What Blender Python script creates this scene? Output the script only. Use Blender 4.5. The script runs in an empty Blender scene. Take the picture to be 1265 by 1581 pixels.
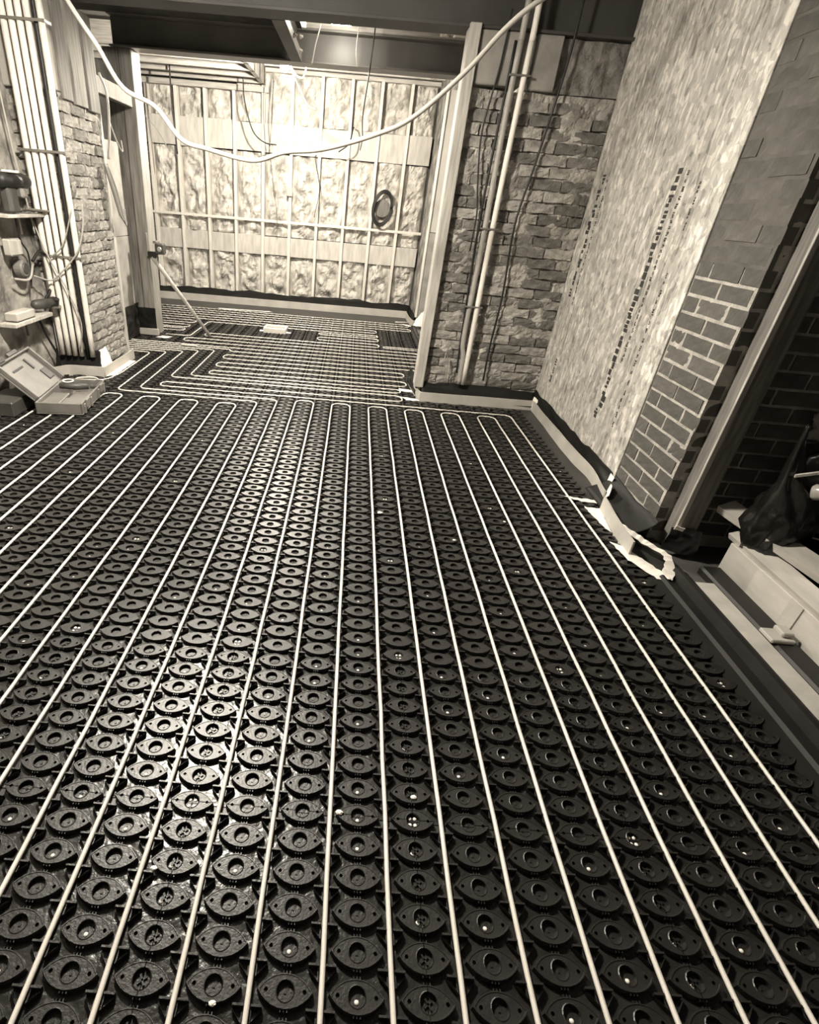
import bpy, bmesh, math, random
import numpy as np
from mathutils import Vector, Matrix, noise, Euler
R = math.radians
rnd = random.Random(7)
scene = bpy.context.scene
C = scene.collection

# ------------------------------------------------------------------ camera
cam_d = bpy.data.cameras.new('camera'); cam = bpy.data.objects.new('camera', cam_d); C.objects.link(cam)
cam_d.sensor_fit = 'VERTICAL'; cam_d.sensor_height = 36.0
cam_d.lens = 802.5 * 36.0 / 1581.0
cam_d.shift_x = (632.5 - 515.5) / 1581.0
cam_d.shift_y = (790.0 - 790.5) / 1581.0
cam_d.clip_start = 0.02
th, rho = R(30.45), R(4.93)
fw = Vector((0, math.cos(th), -math.sin(th))); dn = Vector((0, -math.sin(th), -math.cos(th))); rt = Vector((1, 0, 0))
# image axes: the world X axis falls to the right by rho
ix = rt * math.cos(rho) - dn * math.sin(rho)
iy = rt * math.sin(rho) + dn * math.cos(rho)
M = Matrix((ix, -iy, -fw)).transposed().to_4x4(); M.translation = Vector((0, 0, 1.43))
cam.matrix_world = M
scene.camera = cam

# ------------------------------------------------------------------ world, exposure
w = bpy.data.worlds.new('world'); scene.world = w; w.use_nodes = True
bg = w.node_tree.nodes['Background']; bg.inputs[0].default_value = (1.0, 0.93, 0.83, 1); bg.inputs[1].default_value = 0.03
vs = scene.view_settings
vs.view_transform = 'Standard'; vs.look = 'None'; vs.gamma = 1.0; vs.use_curve_mapping = False
vs.exposure = 0.15
FRONT_LAMP = 840.0      # radiance of the ceiling panel light in the front room
REAR_LAMP = 5400.0      # festoon bulb in the rear room
BATTEN_LAMP = 170.0     # small batten light between the steel beams

# ------------------------------------------------------------------ materials
def tint(g, k=1.0): return (g, g * (0.945 ** k), g * (0.865 ** k), 1)
def mat(name, g, rough=0.7, spec=0.5, metal=0.0, var=0.25, scale=8.0, bump=0.0, bscale=40.0, stretch=(1, 1, 1), detail=4.0, g2=None, coords='Object', contrast=(0.3, 0.7), coat=0.0):
    m = bpy.data.materials.new(name); m.use_nodes = True
    nt = m.node_tree; b = nt.nodes['Principled BSDF']
    b.inputs['Roughness'].default_value = rough; b.inputs['Metallic'].default_value = metal
    b.inputs['Specular IOR Level'].default_value = spec
    if coat: b.inputs['Coat Weight'].default_value = coat
    tc = nt.nodes.new('ShaderNodeTexCoord'); mp = nt.nodes.new('ShaderNodeMapping'); mp.inputs['Scale'].default_value = stretch
    nt.links.new(tc.outputs[coords], mp.inputs['Vector'])
    nz = nt.nodes.new('ShaderNodeTexNoise'); nz.inputs['Scale'].default_value = scale; nz.inputs['Detail'].default_value = detail
    nt.links.new(mp.outputs[0], nz.inputs['Vector'])
    rp = nt.nodes.new('ShaderNodeValToRGB')
    rp.color_ramp.elements[0].position, rp.color_ramp.elements[1].position = contrast
    lo = g * (1 - var) if g2 is None else g; hi = g * (1 + var) if g2 is None else g2
    rp.color_ramp.elements[0].color = tint(lo); rp.color_ramp.elements[1].color = tint(hi)
    nt.links.new(nz.outputs['Fac'], rp.inputs[0]); nt.links.new(rp.outputs[0], b.inputs['Base Color'])
    if bump:
        n2 = nt.nodes.new('ShaderNodeTexNoise'); n2.inputs['Scale'].default_value = bscale; n2.inputs['Detail'].default_value = 5
        nt.links.new(mp.outputs[0], n2.inputs['Vector'])
        bp = nt.nodes.new('ShaderNodeBump'); bp.inputs['Strength'].default_value = bump; bp.inputs['Distance'].default_value = 0.01
        nt.links.new(n2.outputs['Fac'], bp.inputs['Height']); nt.links.new(bp.outputs[0], b.inputs['Normal'])
    return m
def emis(name, strength, col=(1, 0.93, 0.8, 1)):
    m = bpy.data.materials.new(name); m.use_nodes = True; nt = m.node_tree
    nt.nodes.remove(nt.nodes['Principled BSDF'])
    e = nt.nodes.new('ShaderNodeEmission'); e.inputs[0].default_value = col; e.inputs[1].default_value = strength
    nt.links.new(e.outputs[0], nt.nodes['Material Output'].inputs[0]); return m
def osb_mat():
    m = mat('osb', 0.4, rough=0.75, spec=0.3); nt = m.node_tree; b = nt.nodes['Principled BSDF']
    tc = nt.nodes.new('ShaderNodeTexCoord')
    cols = []
    for i, (st, rot, sc) in enumerate([((1, 5.5, 1.5), 0.16, 9.5), ((1, 6.5, 1.8), -0.30, 11), ((1, 3.4, 3.0), 0.7, 12)]):
        mp = nt.nodes.new('ShaderNodeMapping'); mp.inputs['Scale'].default_value = st; mp.inputs['Rotation'].default_value = (rot, 0, 0)
        nt.links.new(tc.outputs['Object'], mp.inputs['Vector'])
        nz = nt.nodes.new('ShaderNodeTexNoise'); nz.inputs['Scale'].default_value = 3; nt.links.new(mp.outputs[0], nz.inputs['Vector'])
        mx = nt.nodes.new('ShaderNodeMixRGB'); mx.inputs[0].default_value = 0.25
        nt.links.new(mp.outputs[0], mx.inputs[1]); nt.links.new(nz.outputs['Color'], mx.inputs[2])
        vo = nt.nodes.new('ShaderNodeTexVoronoi'); vo.inputs['Scale'].default_value = sc
        nt.links.new(mx.outputs[0], vo.inputs['Vector'])
        sp = nt.nodes.new('ShaderNodeSeparateColor'); nt.links.new(vo.outputs['Color'], sp.inputs[0])
        cols.append(sp.outputs[0])
    a = nt.nodes.new('ShaderNodeMath'); a.operation = 'ADD'; nt.links.new(cols[0], a.inputs[0]); nt.links.new(cols[1], a.inputs[1])
    c = nt.nodes.new('ShaderNodeMath'); c.operation = 'ADD'; nt.links.new(a.outputs[0], c.inputs[0]); nt.links.new(cols[2], c.inputs[1])
    d = nt.nodes.new('ShaderNodeMath'); d.operation = 'DIVIDE'; d.inputs[1].default_value = 3; nt.links.new(c.outputs[0], d.inputs[0])
    rp = nt.nodes.new('ShaderNodeValToRGB'); cr = rp.color_ramp
    cr.elements[0].position = 0.10; cr.elements[0].color = tint(0.17)
    cr.elements[1].position = 0.82; cr.elements[1].color = tint(0.66)
    e = cr.elements.new(0.30); e.color = tint(0.31); e = cr.elements.new(0.58); e.color = tint(0.44)
    nt.links.new(d.outputs[0], rp.inputs[0]); nt.links.new(rp.outputs[0], b.inputs['Base Color'])
    bp = nt.nodes.new('ShaderNodeBump'); bp.inputs['Strength'].default_value = 0.35; bp.inputs['Distance'].default_value = 0.004
    nt.links.new(d.outputs[0], bp.inputs['Height']); nt.links.new(bp.outputs[0], b.inputs['Normal'])
    return m
MT = dict(
    plastic=mat('black_plastic', 0.019, rough=0.38, spec=0.5, var=0.35, scale=14, bump=0.12, bscale=160),
    film=mat('black_film', 0.03, rough=0.42, spec=0.5, var=0.3, scale=5, bump=0.25, bscale=9),
    trim=mat('black_trim', 0.010, rough=0.6, spec=0.25, var=0.3, scale=8, bump=0.2, bscale=20),
    panel=mat('panel_sheet', 0.019, rough=0.28, spec=0.5, var=0.4, scale=10, bump=0.5, bscale=26),
    membrane=mat('black_membrane', 0.010, rough=0.55, spec=0.22, var=0.3, scale=6, bump=0.3, bscale=7),
    pipe=mat('white_pipe', 0.66, rough=0.35, spec=0.5, var=0.05, scale=6),
    foam=mat('beige_foam', 0.42, rough=0.8, spec=0.2, var=0.12, scale=6, bump=0.15, bscale=30),
    tape=mat('white_tape', 0.85, rough=0.5, spec=0.4, var=0.06, bump=0.2, bscale=20),
    brick=mat('old_brick', 0.29, rough=0.92, spec=0.15, var=0.45, scale=14, bump=0.9, bscale=55, detail=8),
    brick_b=mat('worn_brick', 0.35, rough=0.92, spec=0.15, var=0.4, scale=18, bump=0.9, bscale=60, detail=8),
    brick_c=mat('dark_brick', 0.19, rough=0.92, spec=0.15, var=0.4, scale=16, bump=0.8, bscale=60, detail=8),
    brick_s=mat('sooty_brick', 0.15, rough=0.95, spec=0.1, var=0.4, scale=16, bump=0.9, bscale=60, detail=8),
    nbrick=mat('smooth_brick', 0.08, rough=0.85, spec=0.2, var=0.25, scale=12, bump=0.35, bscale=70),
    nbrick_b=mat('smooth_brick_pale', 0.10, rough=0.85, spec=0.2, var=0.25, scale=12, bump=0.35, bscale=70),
    mortar=mat('mortar', 0.36, rough=0.95, spec=0.1, var=0.25, scale=16, bump=0.8, bscale=90),
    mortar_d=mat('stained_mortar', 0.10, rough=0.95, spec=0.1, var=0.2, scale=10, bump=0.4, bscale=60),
    parge=mat('parged_mortar', 0.34, rough=0.95, spec=0.1, var=0.5, scale=9, bump=1.0, bscale=45, detail=8),
    parge_d=mat('darker_parge', 0.24, rough=0.95, spec=0.1, var=0.5, scale=9, bump=1.0, bscale=45, detail=8),  # darker copy of the parged mortar, for the left pier
    plaster=mat('rough_plaster', 0.27, rough=0.95, spec=0.1, var=0.5, scale=7, bump=0.9, bscale=30, detail=9, contrast=(0.36, 0.66)),
    smooth=mat('smooth_plaster', 0.33, rough=0.85, spec=0.2, var=0.12, scale=4, bump=0.15, bscale=20),
    board=mat('plasterboard', 0.38, rough=0.8, spec=0.2, var=0.08, scale=3),
    concrete=mat('concrete', 0.26, rough=0.9, spec=0.2, var=0.2, scale=7, bump=0.3, bscale=50),
    wood=mat('sawn_timber', 0.40, rough=0.75, spec=0.25, var=0.25, scale=6, stretch=(9, 9, 0.7), bump=0.25, bscale=20),
    woodx=mat('sawn_timber_long', 0.40, rough=0.75, spec=0.25, var=0.25, scale=6, stretch=(0.7, 9, 9), bump=0.25, bscale=20),
    woody=mat('sawn_timber_deep', 0.42, rough=0.75, spec=0.25, var=0.16, scale=5, stretch=(3, 0.8, 3), bump=0.12, bscale=20),
    wood_d=mat('stained_timber', 0.17, rough=0.75, spec=0.25, var=0.35, scale=6, stretch=(9, 9, 0.7), bump=0.25, bscale=20),
    wood_m=mat('midtone_timber', 0.24, rough=0.8, spec=0.2, var=0.3, scale=6, stretch=(9, 9, 0.7), bump=0.25, bscale=20),  # mid-tone copy of the sawn timber colour
    screw=mat('screw_head_glint', 0.9, rough=0.25, spec=0.6, var=0.03),  # metal glints put into the colour: flat white instead of bare metal
    stud=mat('pale_stud', 0.62, rough=0.7, spec=0.25, var=0.12, scale=6, stretch=(9, 9, 0.7)),
    ply=mat('plywood', 0.47, rough=0.7, spec=0.25, var=0.18, scale=5, stretch=(4, 4, 0.8)),
    wool=mat('mineral_wool', 0.27, rough=0.7, spec=0.35, scale=9, detail=10, bump=1.0, bscale=16, g2=0.62, contrast=(0.32, 0.62), stretch=(1.4, 1.0, 0.8)),
    foil=mat('foil', 0.6, rough=0.28, metal=0.9, var=0.2, bump=0.8, bscale=14),
    steel=mat('painted_steel', 0.15, rough=0.42, spec=0.5, var=0.2, scale=3),
    steel_dim=mat('painted_steel_dimmed', 0.055, rough=0.6, spec=0.3, var=0.2, scale=3),  # same paint as the far beam; weaker light put into a darker colour
    metal=mat('bright_metal', 0.75, rough=0.25, metal=0.6, var=0.1),
    gmetal=mat('grey_metal', 0.3, rough=0.4, metal=0.7, var=0.2),
    conduit=mat('pale_conduit', 0.72, rough=0.45, spec=0.4, var=0.08, scale=5),
    lagging=mat('lagged_conduit', 0.66, rough=0.5, spec=0.4, var=0.15, scale=30, stretch=(1, 1, 0.5), bump=0.4, bscale=60),
    black=mat('black_rubber', 0.012, rough=0.5, spec=0.4, var=0.3),
    grey=mat('grey_cable', 0.32, rough=0.5, var=0.1),
    cable=mat('white_cable', 0.36, rough=0.4, var=0.08),
    case=mat('grey_case', 0.15, rough=0.5, var=0.2, scale=8, bump=0.1),
    case_d=mat('dark_case', 0.05, rough=0.5, var=0.3, scale=10),
    bag=mat('bin_bag', 0.010, rough=0.22, spec=0.5, var=0.2, bump=0.7, bscale=11),
    bottle=mat('clear_plastic', 0.35, rough=0.12, spec=0.6, var=0.2, bump=0.5, bscale=15),
    concrete_pale=mat('pale_sill', 0.42, rough=0.85, var=0.15, scale=9, bump=0.2),
    ink=mat('dark_ink', 0.03, rough=0.8, var=0.3),
    ceil=mat('ceiling_board', 0.22, rough=0.9, var=0.15),
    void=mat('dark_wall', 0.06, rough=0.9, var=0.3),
    osb=osb_mat(),
)
MT['bulb'] = emis('front_bulb', FRONT_LAMP); MT['bulb_rear'] = emis('rear_bulb', REAR_LAMP); MT['batten'] = emis('batten_light', BATTEN_LAMP)

# ------------------------------------------------------------------ helpers
def link(name, me, m=None, parent=None):
    if isinstance(m, str): m = MT[m]
    if m is not None and not me.materials: me.materials.append(m)
    o = bpy.data.objects.new(name, me); C.objects.link(o)
    if parent is not None: o.parent = parent
    return o
def tag(o, label=None, cat=None, group=None, kind=None):
    if label: o['label'] = label
    if cat: o['category'] = cat
    if group: o['group'] = group
    if kind: o['kind'] = kind
    return o
def empty(name, loc=(0, 0, 0), rot=(0, 0, 0)):
    o = bpy.data.objects.new(name, None); C.objects.link(o); o.location = loc; o.rotation_euler = rot; o.empty_display_size = 0.05
    return o
class MB:
    def __init__(s): s.v = []; s.f = []; s.sm = False
    def add(s, v, f):
        n = len(s.v); s.v += [tuple(p) for p in v]; s.f += [tuple(i + n for i in q) for q in f]; return s
    def box(s, a, b):
        x0, y0, z0 = a; x1, y1, z1 = b
        return s.add([(x0, y0, z0), (x1, y0, z0), (x1, y1, z0), (x0, y1, z0), (x0, y0, z1), (x1, y0, z1), (x1, y1, z1), (x0, y1, z1)],
                     [(0, 3, 2, 1), (4, 5, 6, 7), (0, 1, 5, 4), (1, 2, 6, 5), (2, 3, 7, 6), (3, 0, 4, 7)])
    def bbox(s, a, b, t=0.004):   # box with bevelled edges
        bm = bmesh.new(); bmesh.ops.create_cube(bm, size=1.0)
        sx, sy, sz = [b[i] - a[i] for i in range(3)]
        for v in bm.verts: v.co = Vector(((v.co.x + .5) * sx + a[0], (v.co.y + .5) * sy + a[1], (v.co.z + .5) * sz + a[2]))
        bmesh.ops.bevel(bm, geom=bm.edges[:], offset=min(t, sx * .4, sy * .4, sz * .4), segments=1, affect='EDGES')
        bm.verts.index_update(); s.add([v.co for v in bm.verts], [[v.index for v in f.verts] for f in bm.faces]); bm.free(); return s
    def obar(s, p, q, wv, hv):    # bar between two points with half-extents given as vectors
        p, q, wv, hv = map(Vector, (p, q, wv, hv))
        vs_ = [p - wv - hv, p + wv - hv, p + wv + hv, p - wv + hv, q - wv - hv, q + wv - hv, q + wv + hv, q - wv + hv]
        return s.add(vs_, [(0, 1, 2, 3), (7, 6, 5, 4), (0, 4, 5, 1), (1, 5, 6, 2), (2, 6, 7, 3), (3, 7, 4, 0)])
    def tube(s, pts, r, n=8, cap=True):
        pts = [Vector(p) for p in pts]; N = len(pts); rr = r if isinstance(r, (list, tuple)) else [r] * N
        t0 = (pts[1] - pts[0]).normalized(); u = t0.orthogonal().normalized(); rings = []
        for i, p in enumerate(pts):
            t = ((pts[min(i + 1, N - 1)] - p).normalized() + (p - pts[max(i - 1, 0)]).normalized())
            t = t.normalized() if t.length > 1e-6 else t0
            u = (u - t * u.dot(t)); u = u.normalized() if u.length > 1e-6 else t.orthogonal().normalized()
            v = t.cross(u)
            rings.append([p + (u * math.cos(2 * math.pi * k / n) + v * math.sin(2 * math.pi * k / n)) * rr[i] for k in range(n)])
        b = len(s.v); s.v += [tuple(x) for q in rings for x in q]
        for i in range(N - 1):
            for k in range(n):
                a0 = b + i * n + k; a1 = b + i * n + (k + 1) % n
                s.f.append((a0, a1, a1 + n, a0 + n))
        if cap:
            s.f.append(tuple(b + k for k in reversed(range(n)))); s.f.append(tuple(b + (N - 1) * n + k for k in range(n)))
        return s
    def lathe(s, c, prof, n=16, axis='z'):
        c = Vector(c); b = len(s.v)
        for r, h in prof:
            for k in range(n):
                a = 2 * math.pi * k / n
                d = {'z': (r * math.cos(a), r * math.sin(a), h), 'y': (r * math.cos(a), h, r * math.sin(a)), 'x': (h, r * math.cos(a), r * math.sin(a))}[axis]
                s.v.append(tuple(c + Vector(d)))
        for i in range(len(prof) - 1):
            for k in range(n):
                s.f.append((b + i * n + k, b + i * n + (k + 1) % n, b + (i + 1) * n + (k + 1) % n, b + (i + 1) * n + k))
        s.f.append(tuple(b + k for k in range(n))); s.f.append(tuple(b + (len(prof) - 1) * n + k for k in range(n)))
        return s
    def mesh(s, name, smooth=None):
        me = bpy.data.meshes.new(name); me.from_pydata(s.v, [], s.f)
        bm = bmesh.new(); bm.from_mesh(me); bmesh.ops.recalc_face_normals(bm, faces=bm.faces); bm.to_mesh(me); bm.free()
        if smooth or s.sm: me.polygons.foreach_set('use_smooth', [True] * len(me.polygons))
        me.update(); return me
    def build(s, name, m, parent=None, smooth=False): return link(name, s.mesh(name, smooth), m, parent)
def spline(pts, n=8):
    P = [Vector(p) for p in pts]; P = [P[0] * 2 - P[1]] + P + [P[-1] * 2 - P[-2]]; out = []
    for i in range(1, len(P) - 2):
        for k in range(n):
            t = k / n; a, b, c, d = P[i - 1:i + 3]
            out.append(0.5 * ((2 * b) + (c - a) * t + (2 * a - 5 * b + 4 * c - d) * t * t + (3 * b - a - 3 * c + d) * t ** 3))
    out.append(P[-2]); return out
def fillet(pts, r, n=6):
    P = [Vector(p) for p in pts]; out = [P[0]]
    for i in range(1, len(P) - 1):
        a, b, c = P[i - 1], P[i], P[i + 1]
        d1, d2 = a - b, c - b; k = min(r, d1.length * .499, d2.length * .499)
        s_, e = b + d1.normalized() * k, b + d2.normalized() * k
        for j in range(n + 1):
            t = j / n; out.append(s_ * (1 - t) ** 2 + b * 2 * t * (1 - t) + e * t * t)
    out.append(P[-1]); return out
def wire(name, pts, r, m, label, cat='cable', group=None, n=7, sp=8):
    o = MB().tube(spline(pts, sp), r, n).build(name, m, smooth=True)
    return tag(o, label, cat, group)
def nz(x, y, z): return noise.noise(Vector((x, y, z)))
def fbm(p, o=4): return noise.fractal(Vector(p), 1.0, 2.0, o)
def grid_patch(o0, u, v, nu, nv, disp):   # displaced patch: origin, two edge vectors, displacement fn(s,t)->Vector
    o0, u, v = Vector(o0), Vector(u), Vector(v); vs_ = []; fs = []
    for j in range(nv + 1):
        for i in range(nu + 1):
            s, t = i / nu, j / nv; vs_.append(o0 + u * s + v * t + disp(s, t))
    for j in range(nv):
        for i in range(nu):
            a = j * (nu + 1) + i; fs.append((a, a + 1, a + nu + 2, a + nu + 1))
    return vs_, fs
def struct(name, mb, m, parent=None): return tag(mb.build(name, m, parent), kind='structure') if parent is None else mb.build(name, m, parent)

# ================================================================== SETTING
floor = struct('floor', MB().box((-3.4, -1.2, -0.12), (1.75, 9.0, 0.0)), 'film')
# --- left wall (rendered) and room behind the camera
def rough_wall(name, o0, u, v, nrm, m, nu, nv, amp, back, parent=None, sc=3.0):
    nrm = Vector(nrm)
    vs_, fs = grid_patch(o0, u, v, nu, nv, lambda s, t: nrm * (amp * fbm((Vector(o0) + Vector(u) * s + Vector(v) * t) * sc, 5)))
    mb = MB(); mb.add(vs_, fs)
    p = [Vector(o0), Vector(o0) + Vector(u), Vector(o0) + Vector(u) + Vector(v), Vector(o0) + Vector(v)]
    # solid body behind the face
    q = [x - nrm * (amp * 1.3) for x in p] + [x - nrm * back for x in p]
    mb.add(q, [(0, 1, 2, 3), (7, 6, 5, 4), (0, 4, 5, 1), (1, 5, 6, 2), (2, 6, 7, 3), (3, 7, 4, 0)])
    o = mb.build(name, m, parent, smooth=False)
    if parent is None: tag(o, kind='structure')
    return o
wall_left = rough_wall('wall_left', (-2.5, -1.2, 0), (0, 5.65, 0), (0, 0, 2.8), (1, 0, 0), 'plaster', 110, 60, 0.022, 0.3)
struct('wall_front', MB().box((-2.8, -1.4, -0.1), (2.0, -1.2, 2.9)), 'plaster')
struct('ceiling', MB().box((-3.5, -1.4, 2.78), (2.0, 4.58, 2.9)).box((-3.5, 4.58, 2.98), (2.0, 9.2, 3.08)), 'ceil')
# --- outer walls of the rear area
struct('wall_rear_left', MB().box((-3.5, 4.46, 0), (-3.35, 9.0, 3.0)), 'void')
struct('wall_rear_right', MB().box((1.62, 5.2, 0), (1.8, 9.0, 3.0)), 'plaster')

# ---- bricks
BR = {}
def brick_mesh(key, L, D, Hh, rough, seed):
    r = random.Random(seed); nu, nv = 5, 3; vs_, fs = [], []
    for j in range(nv + 1):
        for i in range(nu + 1):
            s, t = i / nu, j / nv
            e = min(s, 1 - s) * L, min(t, 1 - t) * Hh
            ed = min(min(e) / 0.008, 1.0)
            z = (0.0008 + 0.006 * rough) * (1 - ed) + r.uniform(-1, 1) * rough * 0.005
            jx = r.uniform(-1, 1) * rough * 0.006; jy = r.uniform(-1, 1) * rough * 0.005
            vs_.append((-L / 2 + s * L + jx, z, -Hh / 2 + t * Hh + jy))   # front faces -Y (local)
    for j in range(nv):
        for i in range(nu):
            a = j * (nu + 1) + i; fs.append((a, a + 1, a + nu + 2, a + nu + 1))
    # side walls
    rim = [i for i in range(nu + 1)] + [j * (nu + 1) + nu for j in range(1, nv + 1)] + [nv * (nu + 1) + i for i in range(nu - 1, -1, -1)] + [j * (nu + 1) for j in range(nv - 1, 0, -1)]
    b = len(vs_)
    for i in rim: x, y, z = vs_[i]; vs_.append((x, D, z))
    n = len(rim)
    for k in range(n): fs.append((rim[k], b + k, b + (k + 1) % n, rim[(k + 1) % n]))
    fs.append(tuple(b + k for k in range(n)))
    me = bpy.data.meshes.new('brick_' + key)
    me.from_pydata(vs_, [], fs)
    bm = bmesh.new(); bm.from_mesh(me); bmesh.ops.recalc_face_normals(bm, faces=bm.faces); bm.to_mesh(me); bm.free()
    return me
def bricks(parent, origin, udir, nrm, W, Hh, mats, rough, seed, course=0.075, bl=0.225, skip=None, header=False, z0=0.0, keep=1.0, prefix='', joint=0.011, dark=None):
    """Bricks on a wall face: origin at face bottom left, udir along the wall, nrm outwards; every brick its own object."""
    r = random.Random(seed); u = Vector(udir); n = Vector(nrm); o0 = Vector(origin)
    rot = Matrix((u, -n, Vector((0, 0, 1)))).transposed()
    if rot.determinant() < 0: rot = Matrix((-u, -n, Vector((0, 0, 1)))).transposed()
    var = []
    for k in range(4):
        for mname in mats:
            me = brick_mesh('%s%d%s' % (prefix, k, mname), bl - joint, 0.05, course - joint, rough, seed * 10 + k)
            me.materials.append(MT[mname]); var.append(me)
    z = z0; ci = 0
    while z + course <= Hh + 0.001:
        off = (0, 0.5)[ci % 2] * bl if not header else (0.25, 0.75)[ci % 2] * bl
        x = -off
        while x < W:
            a, b = max(x, 0), min(x + bl, W); x += bl
            if b - a < 0.045: continue
            cx_, cz_ = (a + b) / 2, z + course / 2
            if skip and skip(cx_, cz_): continue
            if r.random() > keep: continue
            me_ = r.choice(var)
            if dark and r.random() < dark(cx_, cz_): me_ = r.choice([v_ for v_ in var if v_.materials[0] == MT[mats[-1]]])
            o = bpy.data.objects.new('brick', me_); C.objects.link(o); o.parent = parent
            p = o0 + u * cx_ + Vector((0, 0, cz_)) + n * r.uniform(-0.004, 0.006) * (0.4 + rough)
            o.matrix_local = Matrix.Translation(p) @ (rot @ Euler((0, r.uniform(-1, 1) * R(0.7) * rough, r.uniform(-1, 1) * R(0.8) * rough)).to_matrix()).to_4x4() @ Matrix.Diagonal(((b - a - joint) / (bl - joint), 1, 1, 1))
        z += course; ci += 1

# --- right brick nib (plane x = 1.72, Y 2.44..2.95) with its dark return face (plane Y = 2.44)
wall_right = struct('wall_right', MB().box((1.7095, 2.448, -0.05), (1.95, 2.933, 2.8)).box((1.727, 2.933, -0.05), (1.95, 4.66, 2.8)), 'mortar')
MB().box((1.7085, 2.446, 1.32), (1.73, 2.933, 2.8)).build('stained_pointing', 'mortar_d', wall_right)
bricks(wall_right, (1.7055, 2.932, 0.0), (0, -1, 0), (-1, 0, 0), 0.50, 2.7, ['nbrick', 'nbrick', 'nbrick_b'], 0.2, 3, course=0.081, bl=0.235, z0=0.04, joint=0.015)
wall_ret = struct('wall_right_return', MB().box((1.722, 2.456, -0.05), (3.4, 2.66, 2.8)), 'mortar')
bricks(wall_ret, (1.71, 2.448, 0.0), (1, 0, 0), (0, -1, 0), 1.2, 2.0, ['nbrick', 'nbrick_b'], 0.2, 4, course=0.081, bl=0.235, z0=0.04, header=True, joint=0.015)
struct('wall_right_near', MB().box((1.75, -1.4, -0.05), (2.0, -0.55, 2.8)), 'plaster')
struct('lintel_right', MB().box((1.75, -0.55, 2.45), (2.0, 2.45, 2.8)), 'concrete')
# --- right pier (face Y = 4.62, x 0.68..1.72)
pier = rough_wall('wall_pier_right', (0.69, 4.637, 0), (1.1, 0, 0), (0, 0, 2.2), (0, -1, 0), 'parge', 120, 230, 0.036, 0.55, sc=7.0)
rough_wall('wall_pier_right_head', (1.255, 4.64, 2.205), (0.53, 0, 0), (0, 0, 0.29), (0, -1, 0), 'brick_c', 40, 24, 0.02, 0.55, sc=9.0)
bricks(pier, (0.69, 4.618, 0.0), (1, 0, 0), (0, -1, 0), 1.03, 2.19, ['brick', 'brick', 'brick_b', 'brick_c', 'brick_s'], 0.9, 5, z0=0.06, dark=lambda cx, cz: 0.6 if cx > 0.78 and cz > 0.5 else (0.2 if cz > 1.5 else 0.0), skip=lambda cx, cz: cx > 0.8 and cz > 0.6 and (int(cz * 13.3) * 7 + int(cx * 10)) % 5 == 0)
# --- left pier (front Y = 4.45, side x = -2.15)
lp = rough_wall('wall_pier_left', (-2.52, 4.46, 0), (0.36, 0, 0), (0, 0, 1.96), (0, -1, 0), 'parge_d', 50, 180, 0.03, 0.4, sc=7.0)
rough_wall('wall_pier_left_side', (-2.16, 4.46, 0), (0, 0.65, 0), (0, 0, 1.96), (1, 0, 0), 'parge_d', 60, 180, 0.03, 0.25, parent=lp, sc=7.0)
bricks(lp, (-2.52, 4.443, 0.0), (1, 0, 0), (0, -1, 0), 0.365, 1.955, ['brick', 'brick', 'brick_c'], 0.9, 8, z0=0.05, prefix='l')
bricks(lp, (-2.143, 4.455, 0.0), (0, 1, 0), (1, 0, 0), 0.64, 1.955, ['brick', 'brick', 'brick_c'], 0.9, 9, z0=0.05, header=True, prefix='s')

# --- OSB boards over the right wall
def osb(name, y0, y1, z0, z1, label):
    o = MB().bbox((1.70, y0, z0), (1.7165, y1, z1), 0.002).build(name, 'osb'); tag(o, label, 'board', 'OSB sheets on the right wall'); return o
o1 = osb('strand_board', 3.192, 4.62, 0.05, 2.75, 'wide oriented strand board sheet beside the brick pier, stamped with dark dashes')
o2 = osb('strand_board', 2.935, 3.188, 0.05, 2.75, 'narrow strip of oriented strand board beside the smooth brick wall')
def stamp(parent, y, z0, z1, w_, dash, gap, seed, name='printed_stamp', lean=0.0):
    r = random.Random(seed); mb = MB(); z = z0
    while z < z1:
        h = dash * r.uniform(0.6, 1.4); yy = y + r.uniform(-1, 1) * w_ * 0.25 + lean * (z - z0)
        for k in range(3):
            a = z + h * k / 3; b = a + h / 3 * r.uniform(0.55, 1.0); hw = w_ * r.uniform(0.25, 0.55); dy = r.uniform(-0.2, 0.2) * w_
            mb.box((1.6985, yy + dy - hw, a), (1.7005, yy + dy + hw, b))
        z += h + gap * r.uniform(0.5, 1.6)
    return tag(mb.build(name, 'ink', parent), kind='stuff')
stamp(o1, 3.415, 0.33, 1.72, 0.052, 0.10, 0.008, 1); stamp(o1, 3.325, 0.72, 1.72, 0.020, 0.022, 0.012, 2)
stamp(o1, 4.45, 0.95, 1.72, 0.05, 0.08, 0.02, 3); stamp(o1, 4.36, 0.9, 1.72, 0.02, 0.03, 0.02, 4)
stamp(o1, 4.35, 0.30, 0.48, 0.03, 0.05, 0.03, 5)
stamp(o2, 3.165, 0.36, 1.25, 0.016, 0.03, 0.02, 6, lean=0.015); stamp(o2, 3.176, 1.45, 1.62, 0.014, 0.05, 0.02, 7)

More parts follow.
